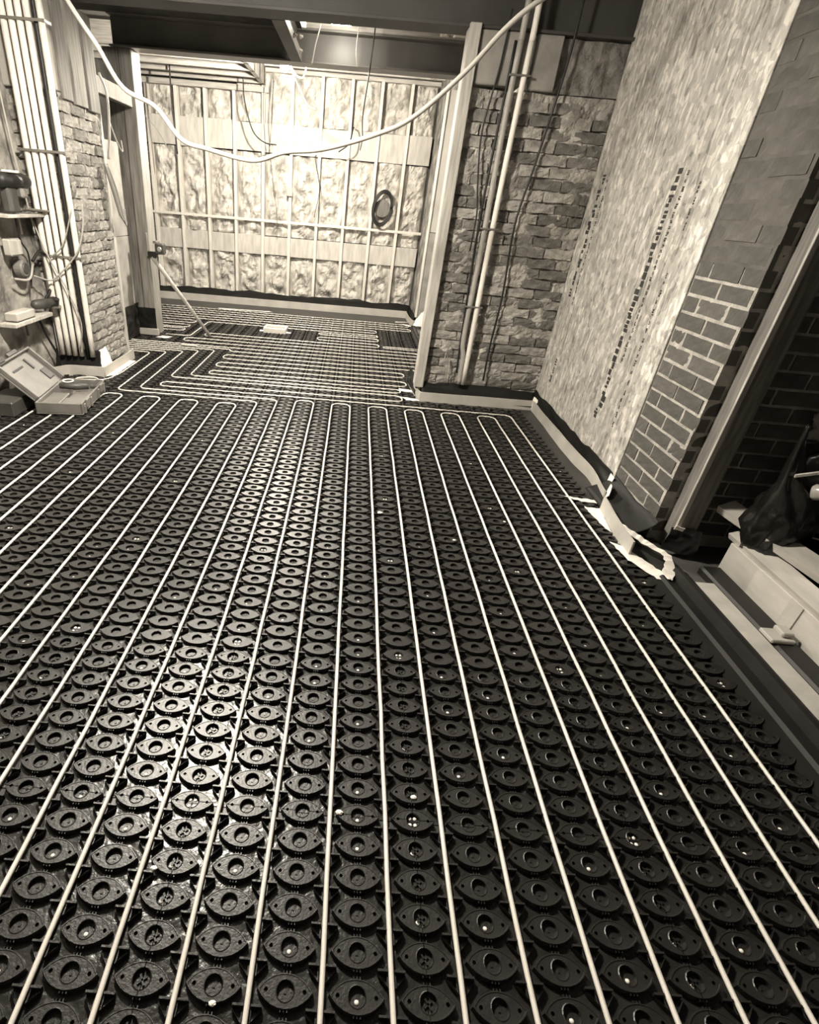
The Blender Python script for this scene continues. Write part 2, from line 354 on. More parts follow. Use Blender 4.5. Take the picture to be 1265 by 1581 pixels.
# ================================================================== REAR WALL
YB = 8.9
wall_back = struct('wall_back', MB().box((-3.4, YB + 0.06, -0.05), (1.8, YB + 0.2, 3.0)), 'void')
studs_x = [-3.03 + 0.4 * k for k in range(10)]
for i, x in enumerate(studs_x):
    top = 2.68 if x < -1.6 else 2.88
    MB().bbox((x - 0.021, YB - 0.075, 0.03), (x + 0.021, YB + 0.045, top), 0.003).build('stud', 'stud', wall_back)
MB().bbox((-3.3, YB - 0.07, 0.0), (0.94, YB + 0.045, 0.045), 0.003).build('sole_plate', 'woodx', wall_back)
MB().bbox((-3.3, YB - 0.07, 2.68), (-1.45, YB + 0.045, 2.725), 0.003).build('head_plate', 'woodx', wall_back)
MB().bbox((-1.42, YB - 0.07, 2.88), (0.94, YB + 0.045, 2.925), 0.003).build('head_plate', 'woodx', wall_back)
bays = [(-3.3, studs_x[0])] + [(studs_x[i], studs_x[i + 1]) for i in range(9)] + [(studs_x[9], 0.94)]
segs = [(0.05, 0.69, 'a'), (0.955, 1.99, 'b'), (2.335, None, 'c')]
for bi, (xa, xb) in enumerate(bays):
    xa, xb = xa + 0.022, xb - 0.022
    if xb - xa < 0.05: continue
    top = 2.68 if xb < -1.5 else 2.88
    for z0, z1, k in segs:
        z1 = z1 or top
        n = max(6, int((z1 - z0) / 0.024)); deep = rnd.uniform(0.0, 0.03)
        fl = -1 if rnd.random() < 0.0 else 1
        def dsp(s, t, xa=xa, z0=z0, bi=bi):
            e = min(s, 1 - s, 0.25) / 0.25
            p = Vector((xa + s * (xb - xa), bi * 0.37, z0 + t * (z1 - z0)))
            rid = 1 - abs(noise.noise(p * 5.5)) * 2.2
            cr = 1 - abs(noise.noise(Vector((p.x * 9 + 3 * noise.noise(p * 4), bi * 1.7, p.z * 4.5)))) * 3.0
            return Vector((0, min(0.02, -0.045 * e ** 0.6 - 0.075 * e * fbm(p * 5.0, 5) - 0.022 * rid * e + 0.022 * max(cr, 0) * e + deep), 0))
        vs_, fs = grid_patch((xa, YB + 0.03, z0), (xb - xa, 0, 0), (0, 0, z1 - z0), 20, n, dsp)
        MB().add(vs_, fs).build('insulation_batt', 'wool', wall_back)
# plywood strips (notched between the studs) and service batten
for (za, zb, lean) in ((2.0, 2.33, 0.004), (0.695, 0.95, 0.0)):
    for (xa, xb) in bays:
        if xb - xa < 0.1: continue
        MB().bbox((xa + 0.022, YB - 0.04, za + rnd.uniform(-.006, .006)), (xb - 0.022, YB - 0.022, zb + rnd.uniform(-.006, .006)), 0.002).build('plywood_strip', 'ply', wall_back)
for (xa, xb) in bays:
    MB().bbox((xa, YB - 0.085, 1.135), (xb, YB - 0.055, 1.17), 0.003).build('batten', 'stud', wall_back)
MB().bbox((-1.08, YB - 0.11, 1.49), (-0.99, YB - 0.07, 1.60), 0.006).build('junction_box', 'board', wall_back)
# right hand nib of the rear room
nib = struct('wall_rear_nib', MB().box((0.95, 7.99, 0), (1.62, 8.95, 2.98)), 'plaster')
MB().bbox((0.955, 7.972, 1.21), (1.5, 7.992, 2.72), 0.002).build('plasterboard_panel', 'board', nib)
MB().bbox((0.955, 7.965, 0.12), (1.5, 7.992, 1.20), 0.003).build('lower_panel', 'concrete', nib)
MB().bbox((0.925, 7.955, 0.12), (0.955, 8.0, 2.72), 0.003).build('edge_bead', 'stud', nib)
# ================================================================== CEILING OF REAR ROOM
for i, Y in enumerate((7.25, 7.62, 8.0, 8.38, 8.74)):
    o = MB().bbox((-3.35, Y - 0.024, 2.735), (-1.40, Y + 0.024, 2.93), 0.003).build('ceiling_joist', 'woodx')
    tag(o, '%s of the five rough timber joists over the rear room, left of the bulb' % ['nearest', 'second nearest', 'middle', 'second farthest', 'farthest'][i], 'joist', 'lower joists of the rear ceiling')
tag(MB().bbox((-1.46, 6.9, 2.735), (-1.40, 8.85, 2.93), 0.003).build('trimmer_joist', 'woody'), 'timber trimmer closing the joist ends over the rear room', 'joist')
for i, Y in enumerate((7.5, 8.1, 8.6)):
    o = MB().bbox((-1.38, Y - 0.024, 2.90), (1.6, Y + 0.024, 2.99), 0.003).build('ceiling_joist', 'woodx')
    tag(o, '%s of the three timber joists above the right half of the rear room' % ['nearest', 'middle', 'farthest'][i], 'joist', 'upper joists of the rear ceiling')
tag(MB().bbox((-3.1, 8.78, 2.655), (-1.35, 8.86, 2.715), 0.003).build('ceiling_batten', 'woodx'), 'pale timber batten along the top of the insulated wall', 'batten')

# ================================================================== STEEL
def ibeam(name, axis, a0, a1, c, zb, zt, bw, tf, tw, label, plates=(), m='steel'):
    mb = MB(); hb = bw / 2
    def bx(u0, u1, z0, z1):
        if axis == 'x': mb.bbox((a0, c + u0, z0), (a1, c + u1, z1), 0.002)
        else: mb.bbox((c + u0, a0, z0), (c + u1, a1, z1), 0.002)
    bx(-hb, hb, zb, zb + tf); bx(-hb, hb, zt - tf, zt); bx(-tw / 2, tw / 2, zb + tf, zt - tf)
    for p in plates:
        if axis == 'x': mb.box((p, c - hb * .95, zb + tf), (p + 0.01, c + hb * .95, zt - tf))
    return tag(mb.build(name, m), label, 'beam', 'dark steel beams')
def bolt(parent, p, axis, r=0.016):
    h = {'y': (0, -0.014), 'x': (0, 0.014)}[axis]
    MB().lathe(p, [(r, h[0]), (r, h[1])], 6, axis).lathe(p, [(r * .55, h[1]), (r * .5, h[1] * 2.0)], 8, axis).build('bolt', 'metal', parent)
b1 = ibeam('steel_beam', 'x', -2.6, 1.9, 4.685, 2.5, 2.78, 0.21, 0.018, 0.012, 'near dark steel beam crossing the top of the picture, two bright bolts', m='steel_dim')
for x in (-0.735, -0.665): bolt(b1, (x, 4.679, 2.60), 'y', 0.018)
b3 = ibeam('steel_beam', 'x', -2.35, 0.93, 6.09, 2.5, 2.735, 0.19, 0.016, 0.012, 'far dark steel beam over the opening to the rear room')
by = ibeam('steel_beam', 'y', 4.80, 5.99, -0.68, 2.5, 2.735, 0.09, 0.012, 0.010, 'short steel beam linking the near and far beams, bolted angle plate', m='steel_dim')
MB().bbox((-0.634, 4.80, 2.50), (-0.626, 5.99, 2.56), 0.002).build('angle_plate', 'steel', by)
for y, z in ((5.3, 2.53), (5.75, 2.53), (5.75, 2.62)): bolt(by, (-0.626, y, z), 'x', 0.018)
tag(MB().bbox((-0.60, 6.0, 2.737), (0.93, 6.18, 2.83), 0.003).build('wall_plate', 'woodx'), 'pale timber plate lying on top of the far steel beam', 'timber')
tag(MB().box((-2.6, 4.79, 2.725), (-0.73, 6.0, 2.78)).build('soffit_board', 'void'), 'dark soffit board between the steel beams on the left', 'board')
# concrete padstones under the near beam
tag(MB().bbox((0.70, 4.585, 2.215), (1.02, 4.8, 2.497), 0.006).build('padstone', 'concrete'), 'wide concrete padstone under the near beam, left of the two pipes', 'padstone', 'padstones on the brick pier')
tag(MB().bbox((1.07, 4.585, 2.205), (1.25, 4.8, 2.497), 0.006).build('padstone', 'concrete'), 'narrow concrete padstone under the near beam, right of the two pipes', 'padstone', 'padstones on the brick pier')
tag(MB().bbox((-2.5, 4.425, 1.965), (-2.15, 5.1, 2.497), 0.006).build('padstone', 'smooth'), 'smooth padstone on the left pier behind the bundle of pale pipes', 'padstone')
for k, (ya, yb, mm, nm) in enumerate(((4.52, 4.66, 'wood_d', 'dark'), (4.69, 4.88, 'wood_m', 'brown'), (4.91, 5.08, 'wood_d', 'farthest dark'))):  # boards alternate between two timber tones
    tag(MB().bbox((-2.148, ya, 1.93 - 0.01 * k), (-2.128 + 0.006 * k, yb, 2.49), 0.003).build('packing_board', mm), '%s vertical packing board on the side of the left padstone' % nm, 'board', 'packing boards beside the left padstone')
# foil scraps at the right beam end
def crumple(name, o0, u, v, nrm, amp, m, label, cat, nu=18, nv=14, sc=9.0, thick=0.004, seed=0):
    nrm = Vector(nrm)
    vs_, fs = grid_patch(o0, u, v, nu, nv, lambda s, t: nrm * amp * fbm((Vector(o0) + Vector(u) * s + Vector(v) * t) * sc + Vector((seed, 0, 0)), 3))
    mb = MB(); mb.add(vs_, fs); n = len(vs_); mb.add([Vector(p) - nrm * thick for p in vs_], [tuple(reversed(f)) for f in fs])
    per = [i for i in range(nu + 1)] + [j * (nu + 1) + nu for j in range(1, nv + 1)] + [nv * (nu + 1) + i for i in range(nu - 1, -1, -1)] + [j * (nu + 1) for j in range(nv - 1, 0, -1)]
    for k in range(len(per)): a, b = per[k], per[(k + 1) % len(per)]; mb.f.append((a, b, b + n, a + n))
    return tag(mb.build(name, m), label, cat)
crumple('foil_insulation', (0.55, 6.19, 2.49), (0.42, 0, 0.02), (0.02, 0.5, 0.14), (0, -0.3, 0.95), 0.05, 'foil', 'crumpled foil insulation hanging under the far beam end', 'insulation')
crumple('foil_insulation', (0.56, 5.98, 2.745), (0.3, 0, 0.01), (0, -0.03, 0.13), (0, -1, 0), 0.04, 'foil', 'small foil scrap on top of the far beam by the pier', 'insulation', seed=4)

# ================================================================== TIMBER AROUND THE OPENINGS
tag(MB().bbox((0.615, 4.555, 0.10), (0.692, 4.70, 2.52), 0.004).build('timber_lining', 'wood'), 'tall pale timber lining down the left edge of the right pier', 'timber')
post = tag(MB().bbox((-2.43, 6.02, 0.0), (-2.292, 6.22, 2.5), 0.004).build('timber_post', 'wood_d'), 'dark timber post at the left of the opening, black wrap at its foot', 'post')
crumple('post_wrap', (-2.45, 6.012, 0.06), (0.285, 0, 0), (0, 0, 0.24), (0, -1, 0), 0.008, 'membrane', 'black membrane wrapped around the foot of the timber posts', 'membrane')
tag(MB().bbox((-2.288, 6.03, 0.0), (-2.17, 6.24, 2.5), 0.004).build('timber_post', 'wood_m'), 'paler timber post standing against the dark post', 'post')
tag(MB().bbox((-2.27, 5.12, 2.075), (-2.20, 6.02, 2.19), 0.004).build('timber_lintel', 'wood_d'), 'timber lintel over the side opening left of the post', 'timber')
tag(MB().bbox((-2.235, 5.11, 0.03), (-2.15, 5.165, 2.5), 0.004).build('timber_lining', 'wood'), 'narrow timber lining on the far edge of the left brick pier', 'timber')
pb = tag(MB().bbox((-2.40, 5.17, 0.24), (-2.36, 6.03, 1.00), 0.002).bbox((-2.40, 5.17, 1.004), (-2.36, 6.03, 1.79), 0.002).build('plasterboard_sheet', 'concrete'), 'pale plasterboard sheets closing the lower side opening by the post', 'board')
crumple('membrane_upstand', (-2.345, 5.17, 0.02), (0, 0.84, 0), (0, 0, 0.33), (1, 0, 0), 0.02, 'membrane', 'black membrane against the foot of the plasterboard sheets', 'membrane')
tag(MB().bbox((-2.44, 5.98, 0.015), (-2.14, 6.0, 0.085), 0.003).build('edge_strip', 'foam'), 'short pale foam edge strip around the foot of the timber post', 'edge strip')

# ================================================================== FLOOR HEATING PANELS
X0, Y0 = -0.315, 0.8
def allowed(x, y):
    if x > 1.50 or x < -3.25 or y > 7.92 or y < -1.1: return False
    if y < 4.33: return x > -2.42
    if x > 0.60 and 4.40 < y < 5.25: return False
    if y < 5.15: return x > -2.05
    if x > 0.9: return False
    if 5.95 < y < 6.27 and x < -2.12: return False
    return True
def eye_bm(no, nh, detail):
    """eye-shaped nodule: pointed lens outline with a round cup and two pin holes"""
    L, Dp, Hh = 0.058, 0.0295, 0.0170
    Rr = (L * L + Dp * Dp) / (2 * Dp); cyy = Rr - Dp; amax = math.asin(L / Rr)
    out = []
    for k in range(no): a = -amax + 2 * amax * k / no; out.append((Rr * math.sin(a), Rr * math.cos(a) - cyy))
    for k in range(no): a = amax - 2 * amax * k / no; out.append((Rr * math.sin(a), -(Rr * math.cos(a) - cyy)))
    bm = bmesh.new()
    def ring(pts, z): return [bm.verts.new((x, y, z)) for x, y in pts]
    def skin(a, b):
        n = len(a)
        for k in range(n): bm.faces.new((a[k], a[(k + 1) % n], b[(k + 1) % n], b[k]))
    sc = lambda s: [(x * s, y * (s if s > 1 else s - 0.01)) for x, y in out]
    base = ring(sc(1.03), 0.0); top = ring(sc(1.0), Hh - 0.0012)
    skin(base, top)
    if detail:
        rim = ring(sc(0.985), Hh); rim2 = ring(sc(0.93), Hh); low = ring(sc(0.91), Hh - 0.0014)
        skin(top, rim); skin(rim, rim2); skin(rim2, low); outer = low; zt = Hh - 0.0014
    else: outer = top; zt = Hh - 0.0012
    edges = [bm.edges.get((outer[k], outer[(k + 1) % len(outer)])) for k in range(len(outer))]
    holes = [(0, 0, 0.0185, nh, 0.005)]
    if detail: holes += [(-0.0405, 0, 0.0045, 6, 0.009), (0.0405, 0, 0.0045, 6, 0.009)]
    for hx, hy, hr, hn, hz in holes:
        pts = [(hx + hr * math.cos(-2 * math.pi * k / hn), hy + hr * math.sin(-2 * math.pi * k / hn)) for k in range(hn)]
        if detail and hn > 6:
            p2 = [(x * 1.12, y * 1.12) for x, y in pts]; o_ = ring(p2, zt); i_ = ring(pts, zt + 0.0014); skin(i_, o_); rr = o_; inn = i_
        else: rr = ring(pts, zt); inn = rr
        edges += [bm.edges.get((rr[k], rr[(k + 1) % hn])) or bm.edges.new((rr[k], rr[(k + 1) % hn])) for k in range(hn)]
        bot = ring(pts, hz); skin(inn, bot); bm.faces.new(bot)
    bmesh.ops.triangle_fill(bm, edges=edges, use_beauty=True, use_dissolve=False, normal=(0, 0, 1))
    if detail:   # little ribs where the nodules are tied together
        for sy in (-1, 1):
            for dx in (-0.007, 0, 0.007):
                r_ = bmesh.ops.create_cube(bm, size=1.0)
                for v in r_['verts']: v.co = Vector((v.co.x * 0.0022 + dx, v.co.y * 0.006 + sy * (Dp + 0.001), v.co.z * 0.014 + 0.007))
        r_ = bmesh.ops.create_cube(bm, size=1.0)
        for v in r_['verts']: v.co = Vector((v.co.x * 0.005, v.co.y * 0.005, v.co.z * 0.004 + 0.005))
    bmesh.ops.recalc_face_normals(bm, faces=bm.faces)
    return bm
def bm_mesh(bm, name, m, smooth=False):
    me = bpy.data.meshes.new(name); bm.to_mesh(me); bm.free(); me.materials.append(MT[m]); return me
def split(bm, ax, cross=False):
    for s in (-1, 1):
        no_ = Vector((0, 0, 0)); no_[ax] = s
        g = bm.verts[:] + bm.edges[:] + bm.faces[:]
        bmesh.ops.bisect_plane(bm, geom=g, plane_co=no_ * 0.0009, plane_no=no_)
    dl = [f for f in bm.faces if abs(f.calc_center_median()[ax]) < 0.0009]
    bmesh.ops.delete(bm, geom=dl, context='FACES')
    if cross:
        for a in (R(35), R(125)):
            r_ = bmesh.ops.create_cube(bm, size=1.0)
            bmesh.ops.transform(bm, matrix=Matrix.Translation((0, 0, 0.006)) @ Matrix.Rotation(a, 4, 'Z') @ Matrix.Diagonal((0.022, 0.004, 0.006, 1)), verts=r_['verts'])
    return bm
EYE = dict(plain=bm_mesh(eye_bm(10, 16, True), 'nodule_plain', 'plastic'),
           col=bm_mesh(split(eye_bm(10, 16, True), 0, True), 'nodule_split_lengthwise', 'plastic'),
           row=bm_mesh(split(eye_bm(10, 16, True), 1), 'nodule_split_across', 'plastic'),
           corner=bm_mesh(split(split(eye_bm(10, 16, True), 1), 0), 'nodule_quartered', 'plastic'))
far = eye_bm(6, 8, False); far.verts.index_update()
FV = np.array([v.co for v in far.verts]); FF = [[v.index for v in f.verts] for f in far.faces]; far.free()
SCREW = MB().lathe((0, 0, 0.0055), [(0.0052, 0), (0.0052, 0.0018), (0.004, 0.0034), (0.0015, 0.0040)], 8).mesh('screw', True); SCREW.materials.append(MT['screw'])
def tile_mesh(name, V, F, places, m):
    n = len(V); vs_ = np.concatenate([V + np.array(p) for p in places]); fs = [[i + k * n for i in f] for k in range(len(places)) for f in F]
    me = bpy.data.meshes.new(name); me.from_pydata(vs_.tolist(), [], fs); me.materials.append(MT[m]); me.update(); return me
# clip: cross bar and V-shaped fingers either side of the pipe
cb = MB()
for s in (-1, 1):
    cb.box((min(s * 0.0075, s * 0.030), 0.0085, 0), (max(s * 0.0075, s * 0.030), 0.0125, 0.0165))
    cb.obar((s * 0.029, 0.003, 0.008), (s * 0.0105, -0.0165, 0.008), (0.0016, 0.0016 * s, 0), (0, 0, 0.008))
    cb.obar((s * 0.0085, 0.010, 0.004), (s * 0.0085, -0.016, 0.004), (0.0014, 0, 0), (0, 0, 0.004))
CV = np.array(cb.v); CF = cb.f
near = {(-0.915, 0.2), (-0.315, 0.2), (0.285, 0.2), (0.885, 0.2), (-1.515, 0.8), (-0.915, 0.8), (-0.315, 0.8), (0.285, 0.8), (0.885, 0.8)}
rs = random.Random(21)
seed_scr = {}
ry = [-1.0, -0.4] + [0.2 + 0.6 * k for k in range(13)]
for ys in ry:
    for ci in range(-5, 3):
        xs = round(X0 + 0.6 * ci, 3); ys = round(ys, 3)
        cells = [(xs + 0.15 * i, ys + 0.075 * j, i, j) for i in range(4) for j in range(8)]
        if xs > 0.88: cells += [(xs + 0.6, ys + 0.075 * j, 4, j) for j in range(8)]
        cells = [c for c in cells if allowed(c[0], c[1])]
        if not cells: continue
        xa = max(min(c[0] for c in cells) - 0.06, xs); xb = min(max(c[0] for c in cells) + 0.15, xs + 0.6 if xs < 0.88 else 1.55)
        ya = max(min(c[1] for c in cells) - 0.035, ys); yb = min(max(c[1] for c in cells) + 0.045, ys + 0.6)
        ox, oy = (xa + xb) / 2, (ya + yb) / 2
        pan = MB().box((xa - ox + 0.0006, ya - oy + 0.0006, 0.0002), (xb - ox - 0.0006, yb - oy - 0.0006, 0.0022)).build('heating_panel', 'panel', floor)
        pan.location = (ox, oy, 0)
        isnear = (xs, ys) in near
        scr = []; fp = []
        for x, y, i, j in cells:
            kind = 'corner' if (i in (0, 4) and j == 0) else 'col' if i in (0, 4) else 'row' if j == 0 else 'plain'
            lx, ly = x - ox, y - oy
            if kind == 'corner': scr += [(lx + a, ly + b, 0) for a in (-0.0068, 0.0068) for b in (-0.0085, 0.0085)]
            elif kind == 'row' and rs.random() < 0.2: scr += [(lx, ly - 0.009, 0)]
            elif kind == 'col' and rs.random() < 0.45: scr += [(lx - 0.008, ly - 0.007, 0)]
            elif kind == 'plain' and rs.random() < (0.62 if (j % 3 == (i + 1) % 3) else 0.10): scr += [(lx, ly - 0.006, 0)]
            if isnear:
                e = bpy.data.objects.new('nodule', EYE[kind]); C.objects.link(e); e.parent = pan; e.location = (lx, ly, 0.0016)
            else: fp.append((lx, ly, 0.0016))
        if fp: tag(link('nodule_field', tile_mesh('nodule_field', FV, FF, fp, 'plastic'), None, pan), kind='stuff')
        cl = []
        for x, y, i, j in cells:
            px, py = x + 0.075, y + 0.0375
            if px < 1.5 and allowed(px, py): cl.append((px - ox, py - oy, 0.0015))
        if cl: tag(link('pipe_clips', tile_mesh('pipe_clips', CV, CF, cl, 'plastic'), None, pan), kind='stuff')
        if isnear:
            for p in scr:
                e = bpy.data.objects.new('screw', SCREW); C.objects.link(e); e.parent = pan; e.location = p
        elif scr and ys < 4.4:
            sv = np.array([v.co for v in SCREW.vertices]); sf = [list(p.vertices) for p in SCREW.polygons]
            tag(link('screws', tile_mesh('screws', sv, sf, scr, 'screw'), None, pan), kind='stuff')

# ================================================================== HEATING PIPES
PZ = 0.0150
def pipe(pts, label, rad=0.0062, r=0.068):
    P = fillet([(x, y, PZ) for x, y in pts], r, 7); Q = [P[0]]; rr = random.Random(3)
    for a, b in zip(P, P[1:]):       # subdivide the straights for a slight natural wander
        n = max(1, int((b - a).length / 0.16)); sd = (b - a).cross(Vector((0, 0, 1)))
        sd = sd.normalized() if sd.length > 0 else Vector((1, 0, 0))
        for k in range(1, n + 1):
            p = a.lerp(b, k / n)
            if n > 2 and 0 < k < n: p = p + sd * rr.uniform(-0.0014, 0.0014) + Vector((0, 0, rr.uniform(-0.0008, 0.0012)))
            Q.append(p)
    o = MB().tube(Q, rad, 8).build('heating_pipe', 'pipe', smooth=True)
    return tag(o, label, 'pipe', 'underfloor heating pipes')
YN = -0.4
def legs(xs_, top):
    pts = []
    for k, x in enumerate(xs_):
        pts += [(x, top), (x, YN)] if k % 2 == 0 else [(x, YN), (x, top)]
    return pts
c1 = [(-2.75, 5.4125), (-1.69, 5.4125), (-1.69, 4.1375), (-0.54, 4.1375), (-0.54, YN)]
xs_ = [-0.39 + 0.15 * k for k in range(13)]      # -0.39 .. 1.41
for k, x in enumerate(xs_[:-1]): c1 += [(x, YN), (x, 4.17)] if k % 2 == 0 else [(x, 4.17), (x, YN)]
c1 += [(1.41, YN), (1.41, 4.2425), (-1.56, 4.2425), (-1.56, 4.3625), (0.51, 4.3625), (0.51, 4.5125), (-1.55, 4.5125), (-1.55, 5.4875), (-2.75, 5.4875)]
pipe(c1, 'white heating pipe snaking through the right two thirds of the front floor')
c2 = [(-2.75, 5.3375), (-1.84, 5.3375), (-1.84, 4.05), (-0.69, 4.05), (-0.69, YN)]
xl = [-0.84 - 0.15 * k for k in range(10)]
for k, x in enumerate(xl): c2 += [(x, YN), (x, 3.96)] if k % 2 == 0 else [(x, 3.96), (x, YN)]
c2 += [(-2.34, YN), (-2.34, 4.20), (-2.02, 4.27), (-1.98, 4.5), (-1.98, 5.2625), (-2.75, 5.2625)]
pipe(c2, 'white heating pipe snaking through the left front floor, passing under the open tool case')
c3 = [(-2.75, 5.5625), (-1.40, 5.5625), (-1.40, 4.60), (0.51, 4.60), (0.51, 4.70), (-1.26, 4.70), (-1.26, 4.8125), (0.58, 4.8125), (0.58, 4.9625), (-1.26, 4.9625), (-1.26, 5.1125), (0.58, 5.1125), (0.58, 5.2625), (-1.26, 5.2625), (-1.26, 5.4125), (0.82, 5.4125), (0.82, 5.5625), (-1.25, 5.5625), (-1.25, 5.6375), (-2.75, 5.6375)]
pipe(c3, 'white heating pipe in close rows across the floor just beyond the right pier')
c4 = [(-2.75, 5.7125), (0.82, 5.7125), (0.82, 5.8625), (-1.84, 5.8625), (-1.84, 6.0125), (0.82, 6.0125), (0.82, 6.1625), (-1.68, 6.1625), (-1.68, 6.3125), (0.37, 6.3125), (0.37, 6.4625), (-0.38, 6.4625), (-0.38, 6.6125), (0.37, 6.6125), (0.37, 6.7625), (-0.38, 6.7625), (-0.38, 6.86), (0.37, 6.86), (0.37, 6.96), (-1.82, 6.96), (-1.82, 6.10), (-2.1, 6.10)]
pipe(c4, 'white heating pipe around the two bare floor patches of the rear room')
pipe([(0.86, 6.3875), (0.42, 6.3875), (0.42, 6.3125), (0.86, 6.3125)], 'short loop of white heating pipe beside the right bare floor patch')
c5 = []
for k in range(6): y = 7.1125 + 0.15 * k; c5 += [(-3.1, y), (0.84, y)] if k % 2 == 0 else [(0.84, y), (-3.1, y)]
c5[1] = (0.36, 7.1125); c5[2] = (0.36, 7.2625)
pipe(c5, 'white heating pipe in close rows along the foot of the insulated back wall')
c6 = [(-3.1, 6.3375), (-1.97, 6.3375), (-1.97, 6.4625), (-3.0, 6.4625), (-3.0, 6.5375), (-1.97, 6.5375), (-1.97, 6.6875), (-3.0, 6.6875), (-3.0, 6.8125), (-1.97, 6.8125), (-1.97, 6.9625), (-3.1, 6.9625)]
pipe(c6, 'white heating pipe looping back behind the timber post')
tag(MB().tube([(0.66, 8.02, 0.02), (0.86, 8.03, 0.03)], 0.007, 8).build('pipe_stub', 'pipe', smooth=True), 'short white pipe stub near the far right corner', 'pipe')
# floor box in the bare patch
fb = empty('floor_box', (-0.92, 6.72, 0.0)); tag(fb, 'small white floor box set into the bare patch of the rear floor', 'floor box')
mbx = MB()
for a, b in (((-0.14, -0.10, 0.005), (0.14, -0.075, 0.07)), ((-0.14, 0.075, 0.005), (0.14, 0.10, 0.07)), ((-0.14, -0.075, 0.005), (-0.115, 0.075, 0.07)), ((0.115, -0.075, 0.005), (0.14, 0.075, 0.07))): mbx.bbox(a, b, 0.004)
mbx.build('frame', 'tape', fb); MB().box((-0.115, -0.075, 0.005), (0.115, 0.075, 0.02)).build('recess', 'black', fb)
for s in (-1, 1): MB().bbox((s * 0.165 - 0.03, -0.06, 0.014), (s * 0.165 + 0.03, 0.0, 0.022), 0.003).build('tape_tab', 'tape', fb)

# ================================================================== EDGE STRIPS, MEMBRANES, TAPE
def strip(pts, label, h=0.085, t=0.009, wob=0.008, seed=0, h0=0.0):
    """upright foam strip following a floor path, with a flap lying on the floor"""
    P = spline([(x, y, 0) for x, y in pts], 10) if len(pts) > 2 and wob > 0.0 else [Vector((x, y, 0)) for x, y in pts]
    if len(P) == 2: P = [P[0].lerp(P[1], k / 24) for k in range(25)]
    mb = MB(); n = len(P); prof = []
    for i, p in enumerate(P):
        tdir = (P[min(i + 1, n - 1)] - P[max(i - 1, 0)]).normalized(); sd = Vector((tdir.y, -tdir.x, 0))
        wv = sd * (wob * fbm(p * 2.5 + Vector((seed, 0, 0)), 2)); lean = sd * (wob * 1.5 * fbm(p * 2.0 + Vector((seed + 5, 3, 0)), 2))
        a = p + wv; prof.append([a + Vector((0, 0, h0)), a + sd * t + Vector((0, 0, h0)), a + sd * t + lean + Vector((0, 0, h)), a + lean + Vector((0, 0, h))])
    b = len(mb.v); mb.v += [tuple(v) for q in prof for v in q]
    for i in range(n - 1):
        for k in range(4): a = b + i * 4; mb.f.append((a + k, a + (k + 1) % 4, a + 4 + (k + 1) % 4, a + 4 + k))
    mb.f += [(b + 3, b + 2, b + 1, b), tuple(b + (n - 1) * 4 + k for k in range(4))]
    return tag(mb.build('edge_strip', 'foam'), label, 'edge strip', 'pale foam edge strips')
def drape(p0, p1, z_wall, off, z_low, out, label, seed=0, n=40):
    """black membrane: clings to the wall from z_wall, then sags down to behind the foam strip"""
    p0, p1, off = Vector((*p0, 0)), Vector((*p1, 0)), Vector((*off, 0)); mb = MB(); rows = 8
    for i in range(n + 1):
        s = i / n; base = p0.lerp(p1, s); zw = z_wall + 0.03 * fbm(base * 3 + Vector((seed, 1, 0)), 3)
        for j in range(rows + 1):
            t = j / rows; z = zw * (1 - t) + z_low * t; k = t ** 1.6
            bul = 0.016 * fbm(base * 5 + Vector((seed, t * 2.0, t)), 3)
            q = base + off * (k * out + 0.006 + bul * math.sin(math.pi * t)); mb.v.append((q.x, q.y, z))
    for i in range(n):
        for j in range(rows): a = i * (rows + 1) + j; mb.f.append((a, a + 1, a + rows + 2, a + rows + 1))
    o = mb.build('membrane_upstand', 'membrane', smooth=True)
    sm = o.modifiers.new('thickness', 'SOLIDIFY'); sm.thickness = 0.002
    return tag(o, label, 'membrane', 'black membrane upstands')
def tape(pts, label, z=0.017, t=0.0015, seed=0, m='tape', drop=None):
    """flat torn tape piece: polygon on the floor with a ragged edge"""
    r = random.Random(seed); P = []
    for i, p in enumerate(pts):
        q = pts[(i + 1) % len(pts)]; L = math.hypot(q[0] - p[0], q[1] - p[1]); k = max(1, int(L / 0.02))
        for j in range(k): P.append((p[0] + (q[0] - p[0]) * j / k + r.uniform(-.005, .005), p[1] + (q[1] - p[1]) * j / k + r.uniform(-.005, .005)))
    bm = bmesh.new(); vs_ = [bm.verts.new((x, y, z + r.uniform(-.001, .002))) for x, y in P]; f = bm.faces.new(vs_)
    e = bmesh.ops.extrude_face_region(bm, geom=[f]); bmesh.ops.translate(bm, vec=(0, 0, t), verts=[v for v in e['geom'] if isinstance(v, bmesh.types.BMVert)])
    bmesh.ops.triangulate(bm, faces=bm.faces); bmesh.ops.recalc_face_normals(bm, faces=bm.faces)
    me = bpy.data.meshes.new('tape_piece'); bm.to_mesh(me); bm.free()
    return tag(link('tape_piece', me, m), label, 'tape', 'torn white tape pieces')
strip([(0.66, 4.47), (1.20, 4.485), (1.665, 4.50)], 'pale foam edge strip along the foot of the right brick pier', seed=1, wob=0.006)
strip([(1.665, 4.50), (1.655, 3.9), (1.640, 3.45), (1.664, 3.15), (1.615, 2.80)], 'long pale foam edge strip along the foot of the strand board', seed=2, wob=0.010)
strip([(1.560, 2.70), (1.525, 2.44), (1.512, 2.22)], 'short pale foam edge strip below the smooth brick wall', seed=3, h=0.10, wob=0.004)
strip([(0.66, 4.47), (0.625, 4.62), (0.60, 4.95)], 'short foam edge strip turning round the left foot of the right pier', seed=4, wob=0.004)
strip([(-3.25, 8.50), (-1.2, 8.53), (0.86, 8.56)], 'long pale foam edge strip along the foot of the insulated back wall', seed=5, h=0.10, t=0.02, wob=0.008)
